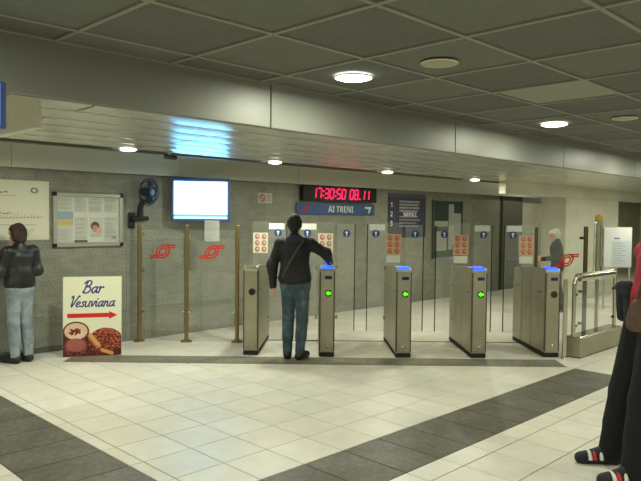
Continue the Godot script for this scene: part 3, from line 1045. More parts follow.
	for q in [[-0.26, 0.12, 0.5, 0.12], [-0.24, -0.26, 0.38, 0.42], [0.12, 0.3, 0.2, 0.5], [0.34, 0.0, 0.34, 0.7], [0.1, -0.2, 0.16, 0.5]]:
		obj("notice_sheet", sheet(q[2], q[3], 0.001), text_sheet(64, 96, rgb(176, 180, 170), rgb(150, 154, 146), 70 + int(q[0] * 100), []), t, Transform3D(Basis(), Vector3(q[0], q[1], 0.0245 + 0.001 * q[2])))
	# screen
	t = thing("screen", "bright white wall-mounted screen with blue glow painted on its frame", "screen", W(-1.73, 1.98, 9.52), 0.22)
	obj("case", boxm(Vector3(0.84, 0.63, 0.07), 0.012), flat(rgb(70, 92, 140), 0.3), t, Transform3D(Basis(), Vector3(0, 0, -0.035)))  # glow of the display painted into the blue case colour
	obj("display", boxm(Vector3(0.755, 0.475, 0.004), 0.001), glow(Color(0.5, 0.82, 1.0), 4.0), t, Transform3D(Basis(), Vector3(0.0, 0.03, 0.002)))
	obj("ticker", boxm(Vector3(0.755, 0.028, 0.004), 0.001), glow(Color(0.1, 0.5, 1.0), 1.6), t, Transform3D(Basis(), Vector3(0.0, -0.222, 0.002)))
	obj("footer", boxm(Vector3(0.755, 0.03, 0.004), 0.001), glow(Color(0.6, 0.9, 1.0), 2.2), t, Transform3D(Basis(), Vector3(0.0, -0.252, 0.002)))
	obj("mount_arm", boxm(Vector3(0.12, 0.2, 0.36), 0.01), M.black, t, Transform3D(Basis(), Vector3(-0.06, 0, -0.25)))
	var l := AreaLight3D.new()
	l.name = "screen_light"
	l.area_size = Vector2(0.75, 0.5)
	l.area_normalize_energy = true
	l.light_energy = 0.25
	l.light_color = Color(0.5, 0.8, 1.0)
	l.shadow_enabled = true
	l.area_range = 20.0
	l.position = Vector3(0, 0, 0.03)
	l.rotation.y = PI
	t.add_child(l)
	l.rotation.y = 0.0
	# paper taped under the screen
	var pp := thing("paper_notice", "white paper sheet hanging below the bright screen", "paper", W(-1.555, 1.54, 9.45), 0.1)
	obj("page", sheet(0.21, 0.3, 0.001), text_sheet(64, 96, rgb(200, 202, 196), rgb(176, 178, 176), 91), pp)

# ---------------------------------------------------------------- cafe poster standing on the floor
func script_word(im: Image, word: String, x: float, base: float, xh: float, r: float, col: Color):
	var L := {
		"a": [[[0.75, 0.85], [0.45, 1.0], [0.1, 0.7], [0.05, 0.3], [0.25, 0.0], [0.5, 0.15], [0.75, 0.7], [0.78, 0.98], [0.72, 0.3], [0.85, 0.03], [1.0, 0.15]]],
		"r": [[[0.02, 0.85], [0.16, 1.0], [0.14, 0.5], [0.1, 0.0]], [[0.14, 0.55], [0.35, 0.92], [0.62, 0.98], [0.7, 0.86]]],
		"e": [[[0.05, 0.48], [0.5, 0.55], [0.64, 0.8], [0.4, 1.0], [0.12, 0.72], [0.05, 0.3], [0.3, 0.0], [0.72, 0.2]]],
		"s": [[[0.62, 0.85], [0.42, 1.0], [0.22, 0.82], [0.36, 0.55], [0.55, 0.3], [0.4, 0.02], [0.05, 0.1]]],
		"u": [[[0.05, 1.0], [0.05, 0.35], [0.22, 0.0], [0.5, 0.12], [0.7, 0.5], [0.74, 1.0], [0.7, 0.3], [0.84, 0.02]]],
		"v": [[[0.0, 0.95], [0.15, 0.92], [0.28, 0.05], [0.6, 0.65], [0.66, 1.0], [0.82, 0.94]]],
		"i": [[[0.1, 1.0], [0.08, 0.3], [0.22, 0.0], [0.38, 0.12]], [[0.16, 1.42], [0.18, 1.46]]],
		"n": [[[0.04, 1.0], [0.06, 0.5], [0.03, 0.0]], [[0.06, 0.55], [0.3, 0.95], [0.54, 0.88], [0.54, 0.25], [0.68, 0.0], [0.84, 0.12]]],
		"V": [[[-0.05, 1.75], [0.12, 2.05], [0.25, 1.7], [0.3, 0.02], [0.8, 1.2], [1.15, 2.05], [1.3, 1.95]]],
		"B": [[[0.3, 1.95], [0.2, 1.0], [0.08, 0.0]], [[-0.12, 1.6], [0.25, 2.02], [0.8, 1.98], [0.92, 1.5], [0.62, 1.15], [0.28, 1.05], [0.85, 0.98], [1.05, 0.5], [0.75, 0.06], [0.3, -0.02], [-0.05, 0.2]]]}
	var adv := {"a": 1.06, "r": 0.82, "e": 0.84, "s": 0.78, "u": 0.98, "v": 0.88, "i": 0.5, "n": 0.95, "V": 1.02, "B": 1.3}
	for ch in word:
		for s in L[ch]:
			var pts := []
			for q in s:
				pts.append(Vector2(x + (q[0] + q[1] * 0.28) * xh, base - q[1] * xh))
			stroke(im, curve(pts), r, col)
		x += adv[ch] * xh

func build_poster():
	var im := blank(480, 700, rgb(232, 231, 206))
	var blue := rgb(44, 62, 128)
	script_word(im, "Bar", 160, 140, 52, 6.5, blue)
	script_word(im, "Vesuviana", 52, 262, 46, 6.0, blue)
	var red := rgb(212, 32, 40)
	im.fill_rect(Rect2i(34, 322, 346, 38), red)
	for k in 66:
		im.fill_rect(Rect2i(378 + k, 341 - int((66 - k) * 0.52), 1, int((66 - k) * 1.04) + 1), red)
	# lower picture: cup of coffee with foam and a heap of beans and pastry
	var rng := RandomNumberGenerator.new()
	rng.seed = 12
	for x in 480:
		var top := 560 - int(40.0 * sin(x / 480.0 * PI)) - (60 if x < 210 else 0)
		im.fill_rect(Rect2i(x, max(top, 400), 1, 300), rgb(70, 24, 20))
	dot(im, 350, 560, 140, rgb(96, 34, 24), 105)
	for k in 520:
		var a := rng.randf() * TAU
		var d := sqrt(rng.randf())
		var px := 350 + cos(a) * d * 140
		var py := 575 + sin(a) * d * 118
		var cols := [rgb(150, 58, 34), rgb(188, 84, 48), rgb(88, 26, 20), rgb(208, 110, 62), rgb(60, 16, 16), rgb(140, 48, 40)]
		dot(im, px, py, rng.randf_range(5, 13), cols[rng.randi() % 6], rng.randf_range(4, 9))
	for k in 300:
		dot(im, rng.randf() * 480, 650 + rng.randf() * 50, rng.randf_range(4, 9), [rgb(84, 20, 24), rgb(120, 36, 34), rgb(48, 12, 14)][k % 3], 5)
	stroke(im, [Vector2(222, 520), Vector2(290, 610)], 22, rgb(206, 142, 76))
	stroke(im, [Vector2(226, 516), Vector2(286, 600)], 10, rgb(224, 170, 104))
	stroke(im, [Vector2(320, 650), Vector2(400, 680)], 16, rgb(222, 162, 80))
	dot(im, 105, 610, 92, rgb(132, 62, 62), 90)
	dot(im, 105, 480, 108, rgb(92, 30, 30), 88)
	dot(im, 105, 478, 94, rgb(226, 190, 164), 74)
	dot(im, 105, 500, 60, rgb(232, 204, 182), 40)
	for k in 40:
		dot(im, 90 + rng.randf_range(-46, 46), 482 + rng.randf_range(-24, 24), 10, [rgb(120, 26, 30), rgb(86, 18, 22), rgb(150, 48, 40)][k % 3], 8)
	dot(im, 105, 600, 78, rgb(164, 92, 86), 60)
	for k in 60:
		dot(im, rng.randf() * 220, 655 + rng.randf() * 45, 9, [rgb(84, 20, 24), rgb(120, 36, 34), rgb(48, 12, 14)][k % 3], 7)
	var t := thing("cafe_poster", "cream cafe board with blue script, red arrow and coffee picture", "poster", W(-2.81, 0, 8.12), 0.27)
	var lean := Transform3D(Basis(Vector3.RIGHT, -0.06), Vector3(0, 0, 0))
	obj("board", boxm(Vector3(0.69, 0.985, 0.014), 0.003, Vector3(0, 0.495, 0)), M.paper, t, lean)
	obj("print", sheet(0.685, 0.975, 0.001), print_mat(tex(im), 0.4), t, lean * Transform3D(Basis(), Vector3(0, 0.495, 0.0095)))
	for x in [-0.25, 0.25]:
		var st := mb()
		tube(st, [Vector3(x, 0.9, -0.066), Vector3(x, 0.012, -0.3)], 0.011, 8)
		obj("leg", st.commit(), M.aluminium, t)

# ---------------------------------------------------------------- signs and camera under the ceilings
func build_hanging_things():
	var t := thing("hanging_sign", "pale hanging sign panel under the beam at upper left", "sign", P(1.44, 2.21, 3.6), PI / 4)
	obj("panel", boxm(Vector3(0.05, 0.22, 1.1), 0.006, Vector3(0, 0.11, -0.55)), M.plaster, t)
	for z in [-0.15, -0.95]:
		obj("hanger", boxm(Vector3(0.012, 0.03, 0.012), 0.002, Vector3(0, 0.232, z)), M.aluminium, t)
	t = thing("blue_sign", "blue sign cut off by the left edge of the picture", "sign", W(-1.62, 2.1, 2.72), 0.0)
	obj("panel", boxm(Vector3(0.64, 0.19, 0.04), 0.006, Vector3(0, 0.095, 0)), flat(rgb(36, 72, 140), 0.4), t)
	for x in [-0.25, 0.25]:
		obj("hanger", boxm(Vector3(0.01, 0.3, 0.01), 0.002, Vector3(x, 0.335, 0)), M.aluminium, t)
	t = thing("security_camera", "small camera on a stem under the metal strip ceiling", "camera", P(3.95, 2.45, 6.3), 0.4)
	var st := mb()
	lathe(st, [Vector2(0.03, 0.0), Vector2(0.03, -0.012), Vector2(0.01, -0.016), Vector2(0.01, -0.05), Vector2(0.0, -0.05)], 12)
	obj("stem", st.commit(), M.aluminium, t)
	st = mb()
	tube(st, [Vector3(-0.06, -0.055, 0.0), Vector3(0.06, -0.065, 0.04)], 0.024, 12)
	obj("camera_body", st.commit(), M.dark_plastic, t)
	st = mb()
	tube(st, [Vector3(0.06, -0.065, 0.04), Vector3(0.075, -0.0665, 0.045)], 0.018, 12)
	obj("lens", st.commit(), M.black, t)

# ---------------------------------------------------------------- people
# tapered capsules joined with a smooth minimum and meshed as surface nets
func blob(st: SurfaceTool, bones: Array, cell: float, k: float, floor_y := -10.0):
	var lo := Vector3.ONE * 1e9
	var hi := -Vector3.ONE * 1e9
	for b in bones:
		for e in [[b[0], b[2]], [b[1], b[3]]]:
			lo = lo.min(e[0] - Vector3.ONE * e[1])
			hi = hi.max(e[0] + Vector3.ONE * e[1])
	var mg: float = k + cell * 2.0
	lo -= Vector3.ONE * mg
	hi += Vector3.ONE * mg
	var nx := int((hi.x - lo.x) / cell) + 2
	var ny := int((hi.y - lo.y) / cell) + 2
	var nz := int((hi.z - lo.z) / cell) + 2
	var F := PackedFloat32Array()
	F.resize(nx * ny * nz)
	F.fill(1.0)
	for b in bones:
		var a: Vector3 = b[0]
		var ab: Vector3 = b[1] - a
		var ra: float = b[2]
		var rb: float = b[3]
		var l2: float = max(ab.length_squared(), 1e-9)
		var r: float = max(ra, rb) + mg
		var p0: Vector3 = (a.min(b[1]) - Vector3.ONE * r - lo) / cell
		var p1: Vector3 = (a.max(b[1]) + Vector3.ONE * r - lo) / cell
		for z in range(max(0, int(p0.z)), min(nz, int(p1.z) + 2)):
			for y in range(max(0, int(p0.y)), min(ny, int(p1.y) + 2)):
				var row := (z * ny + y) * nx
				for x in range(max(0, int(p0.x)), min(nx, int(p1.x) + 2)):
					var p := lo + Vector3(x, y, z) * cell
					var t := clampf((p - a).dot(ab) / l2, 0.0, 1.0)
					var d := p.distance_to(a + ab * t) - (ra + (rb - ra) * t)
					var o := F[row + x]
					var h: float = max(k - abs(o - d), 0.0) / k
					F[row + x] = min(o, d) - h * h * k * 0.25
	var id := {}
	var vs := []
	var sx := 1
	var sy := nx
	var sz := nx * ny
	var off := [0, sx, sy, sx + sy, sz, sx + sz, sy + sz, sx + sy + sz]
	var cp := [Vector3(0, 0, 0), Vector3(1, 0, 0), Vector3(0, 1, 0), Vector3(1, 1, 0), Vector3(0, 0, 1), Vector3(1, 0, 1), Vector3(0, 1, 1), Vector3(1, 1, 1)]
	var edges := [[0, 1], [2, 3], [4, 5], [6, 7], [0, 2], [1, 3], [4, 6], [5, 7], [0, 4], [1, 5], [2, 6], [3, 7]]
	for z in nz - 1:
		for y in ny - 1:
			for x in nx - 1:
				var i := (z * ny + y) * nx + x
				var s0 := F[i] < 0
				if (F[i + 1] < 0) == s0 and (F[i + sy] < 0) == s0 and (F[i + sy + 1] < 0) == s0 and (F[i + sz] < 0) == s0 and (F[i + sz + 1] < 0) == s0 and (F[i + sz + sy] < 0) == s0 and (F[i + sz + sy + 1] < 0) == s0:
					continue
				var acc := Vector3.ZERO
				var n := 0
				for e in edges:
					var f0 := F[i + off[e[0]]]
					var f1 := F[i + off[e[1]]]
					if (f0 < 0) != (f1 < 0):
						acc += cp[e[0]].lerp(cp[e[1]], f0 / (f0 - f1))
						n += 1
				id[i] = vs.size()
				var vp := lo + (Vector3(x, y, z) + acc / n) * cell
				vp.y = max(vp.y, floor_y)
				vs.append(vp)
	# normals from the field
	var nr := []
	for i in vs.size():
		nr.append(Vector3.ZERO)
	var tris := PackedInt32Array()
	for i in id:
		var s := F[i] < 0
		var e := [[sx, sy, sz], [sy, sz, sx], [sz, sx, sy]]
		for q in e:
			if (F[i + q[0]] < 0) == s:
				continue
			var a: int = i
			var b: int = i - q[1]
			var c: int = i - q[1] - q[2]
			var d: int = i - q[2]
			if not (id.has(b) and id.has(c) and id.has(d)):
				continue
			var v := [id[a], id[b], id[c], id[d]]
			var order := [v[0], v[1], v[2], v[0], v[2], v[3]] if not s else [v[0], v[2], v[1], v[0], v[3], v[2]]
			tris.append_array(PackedInt32Array(order))
	for i in range(0, tris.size(), 3):
		var n: Vector3 = -(vs[tris[i + 1]] - vs[tris[i]]).cross(vs[tris[i + 2]] - vs[tris[i]])
		for j in 3:
			nr[tris[i + j]] += n
	for i in tris:
		st.set_normal(nr[i].normalized())
		st.set_uv(Vector2.ZERO)
		st.add_vertex(vs[i])

func hand(bones: Array, wr: Vector3, dir: Vector3, palm: Vector3, side: float, s: float, curl := 0.5):
	# dir: towards the fingers, palm: the way the palm faces, side: +1 right hand
	dir = dir.normalized()
	palm = (palm - dir * palm.dot(dir)).normalized()
	var across := dir.cross(palm) * side      # towards the thumb
	for q in [-0.024, 0.0, 0.024]:
		bones.append([wr + across * q * 0.7 * s, wr + (dir * 0.085 + across * q * 1.2) * s, 0.019 * s, 0.015 * s])
	for i in 4:
		var o: float = [0.033, 0.011, -0.011, -0.032][i]
		var l: float = [0.07, 0.08, 0.075, 0.058][i]
		var k0 := wr + (dir * 0.088 + across * o) * s
		var d1 := (dir + palm * curl * 0.5).normalized()
		var k1 := k0 + d1 * l * 0.55 * s
		var d2 := (dir + palm * curl * 1.5).normalized()
		bones.append([k0, k1, 0.0098 * s, 0.009 * s])
		bones.append([k1, k1 + d2 * l * 0.5 * s, 0.009 * s, 0.0075 * s])
	var t0 := wr + (dir * 0.025 + across * 0.03) * s
	var t1 := t0 + (dir * 0.04 + across * 0.03 + palm * 0.01) * s
	bones.append([t0, t1, 0.013 * s, 0.011 * s])
	bones.append([t1, t1 + (dir * 0.035 + across * 0.006 + palm * 0.015) * s, 0.011 * s, 0.009 * s])

func figure(root: Node3D, J: Dictionary, C: Dictionary, s: float):
	for k in J:
		if J[k] is Vector3 and not k.begins_with("d_"):
			J[k] = J[k] * s
	var up: Vector3 = J.get("d_head", Vector3(0, 1, 0)).normalized()
	var look: Vector3 = J.get("d_look", Vector3(0, 0, -1)).normalized()
	var rt := look.cross(up).normalized()
	var hd: Vector3 = J.head
	# the body: one skin
	var st := mb()
	var b := []
	b.append([J.neck, hd - up * 0.05 * s, 0.056 * s, 0.055 * s])
	b.append([J.neck - Vector3(0, 0.04, 0) * s, J.pelvis, 0.085 * s, 0.1 * s])
	for q in ["L", "R"]:
		b.append([J["sh" + q], J["el" + q], 0.048 * s, 0.04 * s])
		b.append([J["el" + q], J["wr" + q], 0.038 * s, 0.025 * s])
		b.append([J["sh" + q], J.neck - Vector3(0, 0.06, 0) * s, 0.05 * s, 0.07 * s])
		b.append([J["hip" + q], J["knee" + q], 0.075 * s, 0.05 * s])
		b.append([J["knee" + q], J["ank" + q], 0.048 * s, 0.034 * s])
		b.append([J["ank" + q] - Vector3(0, 0.03, 0) * s, J["toe" + q], 0.03 * s, 0.024 * s])
	blob(st, b, 0.016, 0.03)
	b = [[hd + up * 0.035 * s - look * 0.02 * s, hd + up * 0.03 * s + look * 0.02 * s, 0.084 * s, 0.078 * s],
		[hd - up * 0.03 * s + look * 0.015 * s, hd - up * 0.085 * s + look * 0.05 * s, 0.066 * s, 0.036 * s],
		[hd - up * 0.06 * s - look * 0.01 * s, hd - up * 0.14 * s - look * 0.015 * s, 0.055 * s, 0.052 * s],
		[hd + up * 0.005 * s + look * 0.09 * s, hd - up * 0.03 * s + look * 0.108 * s, 0.009 * s, 0.014 * s],
		[hd - up * 0.062 * s + look * 0.082 * s + rt * 0.014 * s, hd - up * 0.062 * s + look * 0.082 * s - rt * 0.014 * s, 0.009 * s, 0.009 * s],
		[hd + up * 0.03 * s + look * 0.086 * s + rt * 0.03 * s, hd + up * 0.03 * s + look * 0.086 * s - rt * 0.03 * s, 0.011 * s, 0.011 * s]]
	for q in [-1, 1]:
		b.append([hd + up * 0.015 * s + rt * q * 0.082 * s - look * 0.008 * s, hd - up * 0.025 * s + rt * q * 0.08 * s, 0.014 * s, 0.01 * s])
	blob(st, b, 0.006, 0.02)
	for q in [["L", -1.0], ["R", 1.0]]:
		var hb := [[J["wr" + q[0]] - J["d_hand" + q[0]].normalized() * 0.05 * s, J["wr" + q[0]], 0.025 * s, 0.022 * s]]
		hand(hb, J["wr" + q[0]], J["d_hand" + q[0]], J["d_palm" + q[0]], q[1], s, J.get("curl" + q[0], 0.5))
		blob(st, hb, 0.0055, 0.008)
	obj("body", st.commit(), C.skin, root)
	for q in [-1, 1]:
		st = mb()
		blob(st, [[hd + up * 0.008 * s + look * 0.079 * s + rt * q * 0.031 * s, hd + up * 0.008 * s + look * 0.08 * s + rt * q * 0.033 * s, 0.01 * s, 0.01 * s]], 0.004, 0.004)
		obj("eye", st.commit(), M.black, root)
	# hair
	st = mb()
	b = [[hd + up * 0.06 * s - look * 0.03 * s, hd + up * 0.065 * s + look * 0.03 * s, 0.082 * s, 0.07 * s], [hd + up * 0.03 * s - look * 0.04 * s, hd - up * 0.02 * s - look * 0.05 * s, 0.08 * s, 0.07 * s]]
	if C.get("bob", false):
		for q in [-1, 1]:
			b.append([hd + up * 0.03 * s + rt * q * 0.05 * s - look * 0.02 * s, hd - up * 0.055 * s + rt * q * 0.058 * s - look * 0.02 * s, 0.058 * s, 0.045 * s])
		b.append([hd - look * 0.05 * s, hd - up * 0.065 * s - look * 0.055 * s, 0.085 * s, 0.07 * s])
	else:
		b.append([hd - up * 0.03 * s - look * 0.045 * s, hd - up * 0.08 * s - look * 0.04 * s, 0.06 * s, 0.045 * s])
		for q in [-1, 1]:
			b.append([hd + up * 0.03 * s + rt * q * 0.05 * s - look * 0.02 * s, hd - up * 0.01 * s + rt * q * 0.06 * s - look * 0.025 * s, 0.045 * s, 0.03 * s])
	blob(st, b, 0.008, 0.02)
	obj(C.get("hair_name", "hair"), st.commit(), C.hair, root)
	# trousers
	st = mb()
	b = [[J.hipL + Vector3(0, 0.03, 0) * s, J.hipR + Vector3(0, 0.03, 0) * s, 0.108 * s, 0.108 * s], [J.pelvis, J.pelvis + Vector3(0, 0.04, 0) * s, 0.105 * s, 0.1 * s]]
	var wide: float = C.get("wide", 1.0)
	for q in ["L", "R"]:
		var ank: Vector3 = J["ank" + q]
		b.append([J["hip" + q], J["knee" + q], 0.096 * s * wide, 0.07 * s * wide])
		b.append([J["knee" + q], ank.lerp(J["knee" + q], 0.0), 0.068 * s * wide, 0.058 * s * wide])
		b.append([J["knee" + q] + Vector3(0, 0.03, 0.015) * s, ank.lerp(J["knee" + q], 0.45) + Vector3(0, 0, 0.012) * s, 0.062 * s * wide, 0.068 * s * wide])
	blob(st, b, 0.013, 0.03)
	obj("trousers", st.commit(), C.trousers, root)
	# jacket with folds
	st = mb()
	var w: float = C.get("bulk", 1.0)
	var tp: Vector3 = J.neck - Vector3(0, 0.14, 0) * s
	var sd: Vector3 = (J.shR - J.shL).normalized()
	b = []
	for q in [-1.0, 1.0]:
		b.append([tp + sd * q * 0.075 * s, J.pelvis + sd * q * 0.055 * s + Vector3(0, 0.17, 0) * s, 0.122 * s * w, 0.11 * s * w])
		b.append([J.pelvis + sd * q * 0.055 * s + Vector3(0, 0.17, 0) * s, J.pelvis + sd * q * 0.075 * s + Vector3(0, C.get("hem", 0.0), 0) * s, 0.11 * s * w, 0.112 * s * w])
	var wst: Vector3 = J.pelvis + Vector3(0, 0.17, 0) * s
	var hm: Vector3 = J.pelvis + Vector3(0, C.get("hem", 0.0), 0) * s
	b.append([tp, wst, 0.135 * s * w, 0.125 * s * w])
	b.append([wst, hm, 0.125 * s * w, 0.135 * s * w])
	for q in [-1.0, 1.0]:
		b.append([wst + sd * q * 0.06 * s, hm + sd * q * 0.085 * s, 0.115 * s * w, 0.118 * s * w])
	for q in ["L", "R"]:
		b.append([J["sh" + q], J.neck - Vector3(0, 0.045, 0) * s, 0.07 * s * w, 0.075 * s])
		b.append([J["sh" + q], J["el" + q], 0.074 * s * w, 0.06 * s * w])
		b.append([J["el" + q], J["wr" + q], 0.058 * s * w, 0.045 * s * w])
		var m: Vector3 = J["el" + q]
		b.append([m + Vector3(0, 0.012, 0.01) * s, m.lerp(J["wr" + q], 0.25), 0.063 * s * w, 0.056 * s * w])
	b.append([J.neck - Vector3(0, 0.03, -0.01) * s, J.neck + Vector3(0, 0.02, 0.012) * s, 0.08 * s, 0.068 * s])
	blob(st, b, 0.013, 0.035)
	obj("jacket", st.commit(), C.jacket, root)
	if C.has("hood"):
		st = mb()
		blob(st, [[J.neck + Vector3(-0.05, -0.01, 0.07) * s, J.neck + Vector3(0.05, -0.01, 0.07) * s, 0.055 * s, 0.055 * s], [J.neck + Vector3(-0.075, 0.0, 0.02) * s, J.neck + Vector3(-0.05, -0.02, 0.07) * s, 0.035 * s, 0.05 * s], [J.neck + Vector3(0.075, 0.0, 0.02) * s, J.neck + Vector3(0.05, -0.02, 0.07) * s, 0.035 * s, 0.05 * s]], 0.012, 0.02)
		obj("hood", st.commit(), C.hood, root)
	# shoes
	for q in ["L", "R"]:
		st = mb()
		var a: Vector3 = J["ank" + q]
		var t: Vector3 = J["toe" + q]
		var f := Vector3(t.x - a.x, 0, t.z - a.z).normalized()
		var y: float = C.get("lift" + q, 0.0)
		b = [[Vector3(a.x, 0.045 + y, a.z) - f * 0.03 * s, Vector3(t.x, 0.038, t.z), 0.048 * s, 0.042 * s], [a, a - Vector3(0, 0.03, 0) * s, 0.05 * s, 0.055 * s], [a + f * 0.05 * s - Vector3(0, 0.01, 0) * s, Vector3(t.x, 0.04, t.z) - f * 0.03 * s, 0.04 * s, 0.04 * s]]
		blob(st, b, 0.009, 0.02, 0.003)
		var sh := obj("shoe", st.commit(), C.shoes, root)
		if C.has("stripes"):
			var up2 := Vector3.UP
			var ac := f.cross(up2)
			for e in [[0.085, M.white_print], [0.13, M.red], [0.16, M.white_print]]:
				st = mb()
				var arc := []
				for k in 11:
					var g := PI * (0.02 + 0.96 * k / 10.0)
					arc.append(Vector3(a.x, 0.036, a.z).lerp(Vector3(t.x, 0.036, t.z), 0.0) + f * e[0] * s + ac * cos(g) * 0.051 * s + up2 * sin(g) * (0.056 - 0.12 * (e[0] - 0.085)) * s)
				tube(st, arc, 0.0135 * s, 8)
				obj("stripe", st.commit(), e[1], sh)

func cloth(cols: Array, sd: int, rough := 0.85, scale_ := 2.0) -> StandardMaterial3D:
	var m := tri_mat(speckle(cols, 0.03, 0.008, sd, 0.5, 128), scale_, rough)
	m.uv1_world_triplanar = true
	return m

func build_people():
	var skin := flat(rgb(196, 148, 122), 0.6)
	var jeans := cloth([rgb(46, 62, 72), rgb(62, 80, 90), rgb(90, 108, 114)], 71)
	var pale_jeans := cloth([rgb(112, 124, 134), rgb(136, 149, 158), rgb(162, 173, 180)], 72)
	# man at the second turnstile, seen from behind
	var t := thing("person", "person in black jacket and jeans reaching over a turnstile", "person", W(-0.29, 0, 8.12))
	figure(t, {
		"pelvis": Vector3(-0.02, 0.95, 0), "neck": Vector3(-0.03, 1.49, 0.0), "head": Vector3(-0.03, 1.65, -0.01),
		"d_look": Vector3(0.06, -0.12, -1), "d_head": Vector3(0.0, 1, 0.0),
		"hipL": Vector3(-0.1, 0.9, 0), "kneeL": Vector3(-0.1, 0.49, -0.03), "ankL": Vector3(-0.105, 0.1, 0.0), "toeL": Vector3(-0.12, 0.035, -0.2),
		"hipR": Vector3(0.07, 0.9, 0), "kneeR": Vector3(0.075, 0.49, 0.0), "ankR": Vector3(0.05, 0.1, 0.06), "toeR": Vector3(0.13, 0.035, -0.11),
		"shL": Vector3(-0.2, 1.42, 0.01), "elL": Vector3(-0.3, 1.16, 0.05), "wrL": Vector3(-0.29, 0.9, 0.0), "d_handL": Vector3(0.04, -1, -0.1), "d_palmL": Vector3(1, 0, -0.2),
		"shR": Vector3(0.165, 1.42, 0.0), "elR": Vector3(0.36, 1.3, -0.04), "wrR": Vector3(0.41, 1.19, -0.2), "d_handR": Vector3(-0.05, -0.12, -1), "d_palmR": Vector3(0, -1, 0.1), "curlR": 0.25},
		{"skin": skin, "hair": cloth([rgb(18, 17, 17), rgb(30, 28, 27), rgb(46, 43, 40)], 75), "jacket": cloth([rgb(14, 15, 17), rgb(21, 22, 25), rgb(31, 32, 36)], 73, 0.75), "trousers": jeans, "shoes": M.black, "hood": flat(rgb(34, 42, 56), 0.85), "hem": 0.05}, 1.0)
	var st := mb()
	tube(st, [Vector3(0.09, 1.47, 0.09), Vector3(0.02, 1.37, 0.135), Vector3(-0.08, 1.2, 0.137), Vector3(-0.165, 1.02, 0.11)], 0.014, 8)
	obj("bag_strap", st.commit(), flat(rgb(64, 64, 62), 0.7), t)
	# woman reading the wall map
	t = thing("person", "person in black leather jacket and light jeans facing the route map", "person", W(-3.54, 0, 7.76), 1.1)
	figure(t, {
		"pelvis": Vector3(0, 0.97, 0), "neck": Vector3(0, 1.48, -0.02), "head": Vector3(0.0, 1.635, -0.05),
		"d_look": Vector3(-0.25, -0.25, -1), "d_head": Vector3(0.0, 1, -0.1),
		"hipL": Vector3(-0.085, 0.91, 0), "kneeL": Vector3(-0.085, 0.5, -0.02), "ankL": Vector3(-0.09, 0.1, 0.02), "toeL": Vector3(-0.12, 0.035, -0.19),
		"hipR": Vector3(0.085, 0.91, 0), "kneeR": Vector3(0.085, 0.5, 0.0), "ankR": Vector3(0.085, 0.1, 0.05), "toeR": Vector3(0.12, 0.035, -0.16),
		"shL": Vector3(-0.19, 1.42, 0.01), "elL": Vector3(-0.26, 1.16, -0.02), "wrL": Vector3(-0.14, 1.15, -0.27), "d_handL": Vector3(0.4, 0.1, -1), "d_palmL": Vector3(0.6, 0.5, 0), "curlL": 0.9,
		"shR": Vector3(0.19, 1.42, 0.01), "elR": Vector3(0.23, 1.16, 0.05), "wrR": Vector3(0.12, 1.12, -0.2), "d_handR": Vector3(-0.4, 0.1, -1), "d_palmR": Vector3(-0.6, 0.5, 0), "curlR": 0.9},
		{"skin": skin, "hair": cloth([rgb(34, 26, 21), rgb(52, 40, 32), rgb(74, 58, 47)], 76), "bob": true, "jacket": cloth([rgb(17, 18, 18), rgb(26, 27, 27), rgb(40, 42, 42)], 74, 0.4), "trousers": pale_jeans, "shoes": flat(rgb(32, 34, 42), 0.6), "bulk": 1.0, "hem": 0.06}, 0.925)
	# leaflet in her hands
	var lf := obj("leaflet", sheet(0.16, 0.21, 0.002), text_sheet(64, 96, rgb(214, 212, 204), rgb(150, 150, 146), 95), null, Transform3D(Basis(Vector3.UP, 1.1) * Basis(Vector3.RIGHT, -1.0), W(-3.54, 0, 7.76) + Basis(Vector3.UP, 1.1) * Vector3(-0.01, 1.1, -0.38)))
	tag(lf, "white leaflet held by the person at the route map", "leaflet")
	# passer-by at the right edge, facing left
	t = thing("person", "person in red jacket and black trousers walking in at the right edge", "person", W(2.31, 0, 4.56), PI / 2)
	figure(t, {
		"pelvis": Vector3(0, 1.0, 0.02), "neck": Vector3(0, 1.53, 0.06), "head": Vector3(0.0, 1.69, 0.06),
		"d_look": Vector3(0.0, -0.1, -1), "d_head": Vector3(0.0, 1, 0.0),
		"hipL": Vector3(-0.09, 0.95, 0.03), "kneeL": Vector3(-0.16, 0.52, -0.11), "ankL": Vector3(-0.23, 0.1, -0.2), "toeL": Vector3(-0.25, 0.036, -0.41),
		"hipR": Vector3(0.09, 0.95, 0), "kneeR": Vector3(0.1, 0.52, -0.12), "ankR": Vector3(0.13, 0.1, -0.19), "toeR": Vector3(0.14, 0.036, -0.4),
		"shL": Vector3(-0.2, 1.46, 0.05), "elL": Vector3(-0.25, 1.19, 0.13), "wrL": Vector3(-0.25, 0.97, 0.05), "d_handL": Vector3(0.05, -1, -0.2), "d_palmL": Vector3(1, 0, 0), "curlL": 0.8,
		"shR": Vector3(0.2, 1.46, 0.05), "elR": Vector3(0.25, 1.21, 0.22), "wrR": Vector3(0.22, 1.2, 0.02), "d_handR": Vector3(-0.5, -0.1, -0.6), "d_palmR": Vector3(-1, 0.2, 0), "curlR": 1.0},
		{"skin": skin, "hair": cloth([rgb(24, 20, 18), rgb(36, 31, 28), rgb(50, 44, 40)], 77), "jacket": cloth([rgb(120, 10, 28), rgb(150, 16, 38), rgb(176, 26, 50)], 78, 0.8), "trousers": flat(rgb(13, 13, 15), 0.9), "wide": 1.5, "shoes": flat(rgb(20, 20, 24), 0.6), "stripes": true, "bulk": 1.06, "liftL": 0.0}, 1.04)
	# brown bag on her side
	var bg := thing("shoulder_bag", "brown shoulder bag carried by the person in the red jacket", "bag", W(2.14, 1.05, 4.3), PI / 2)
	st = mb()
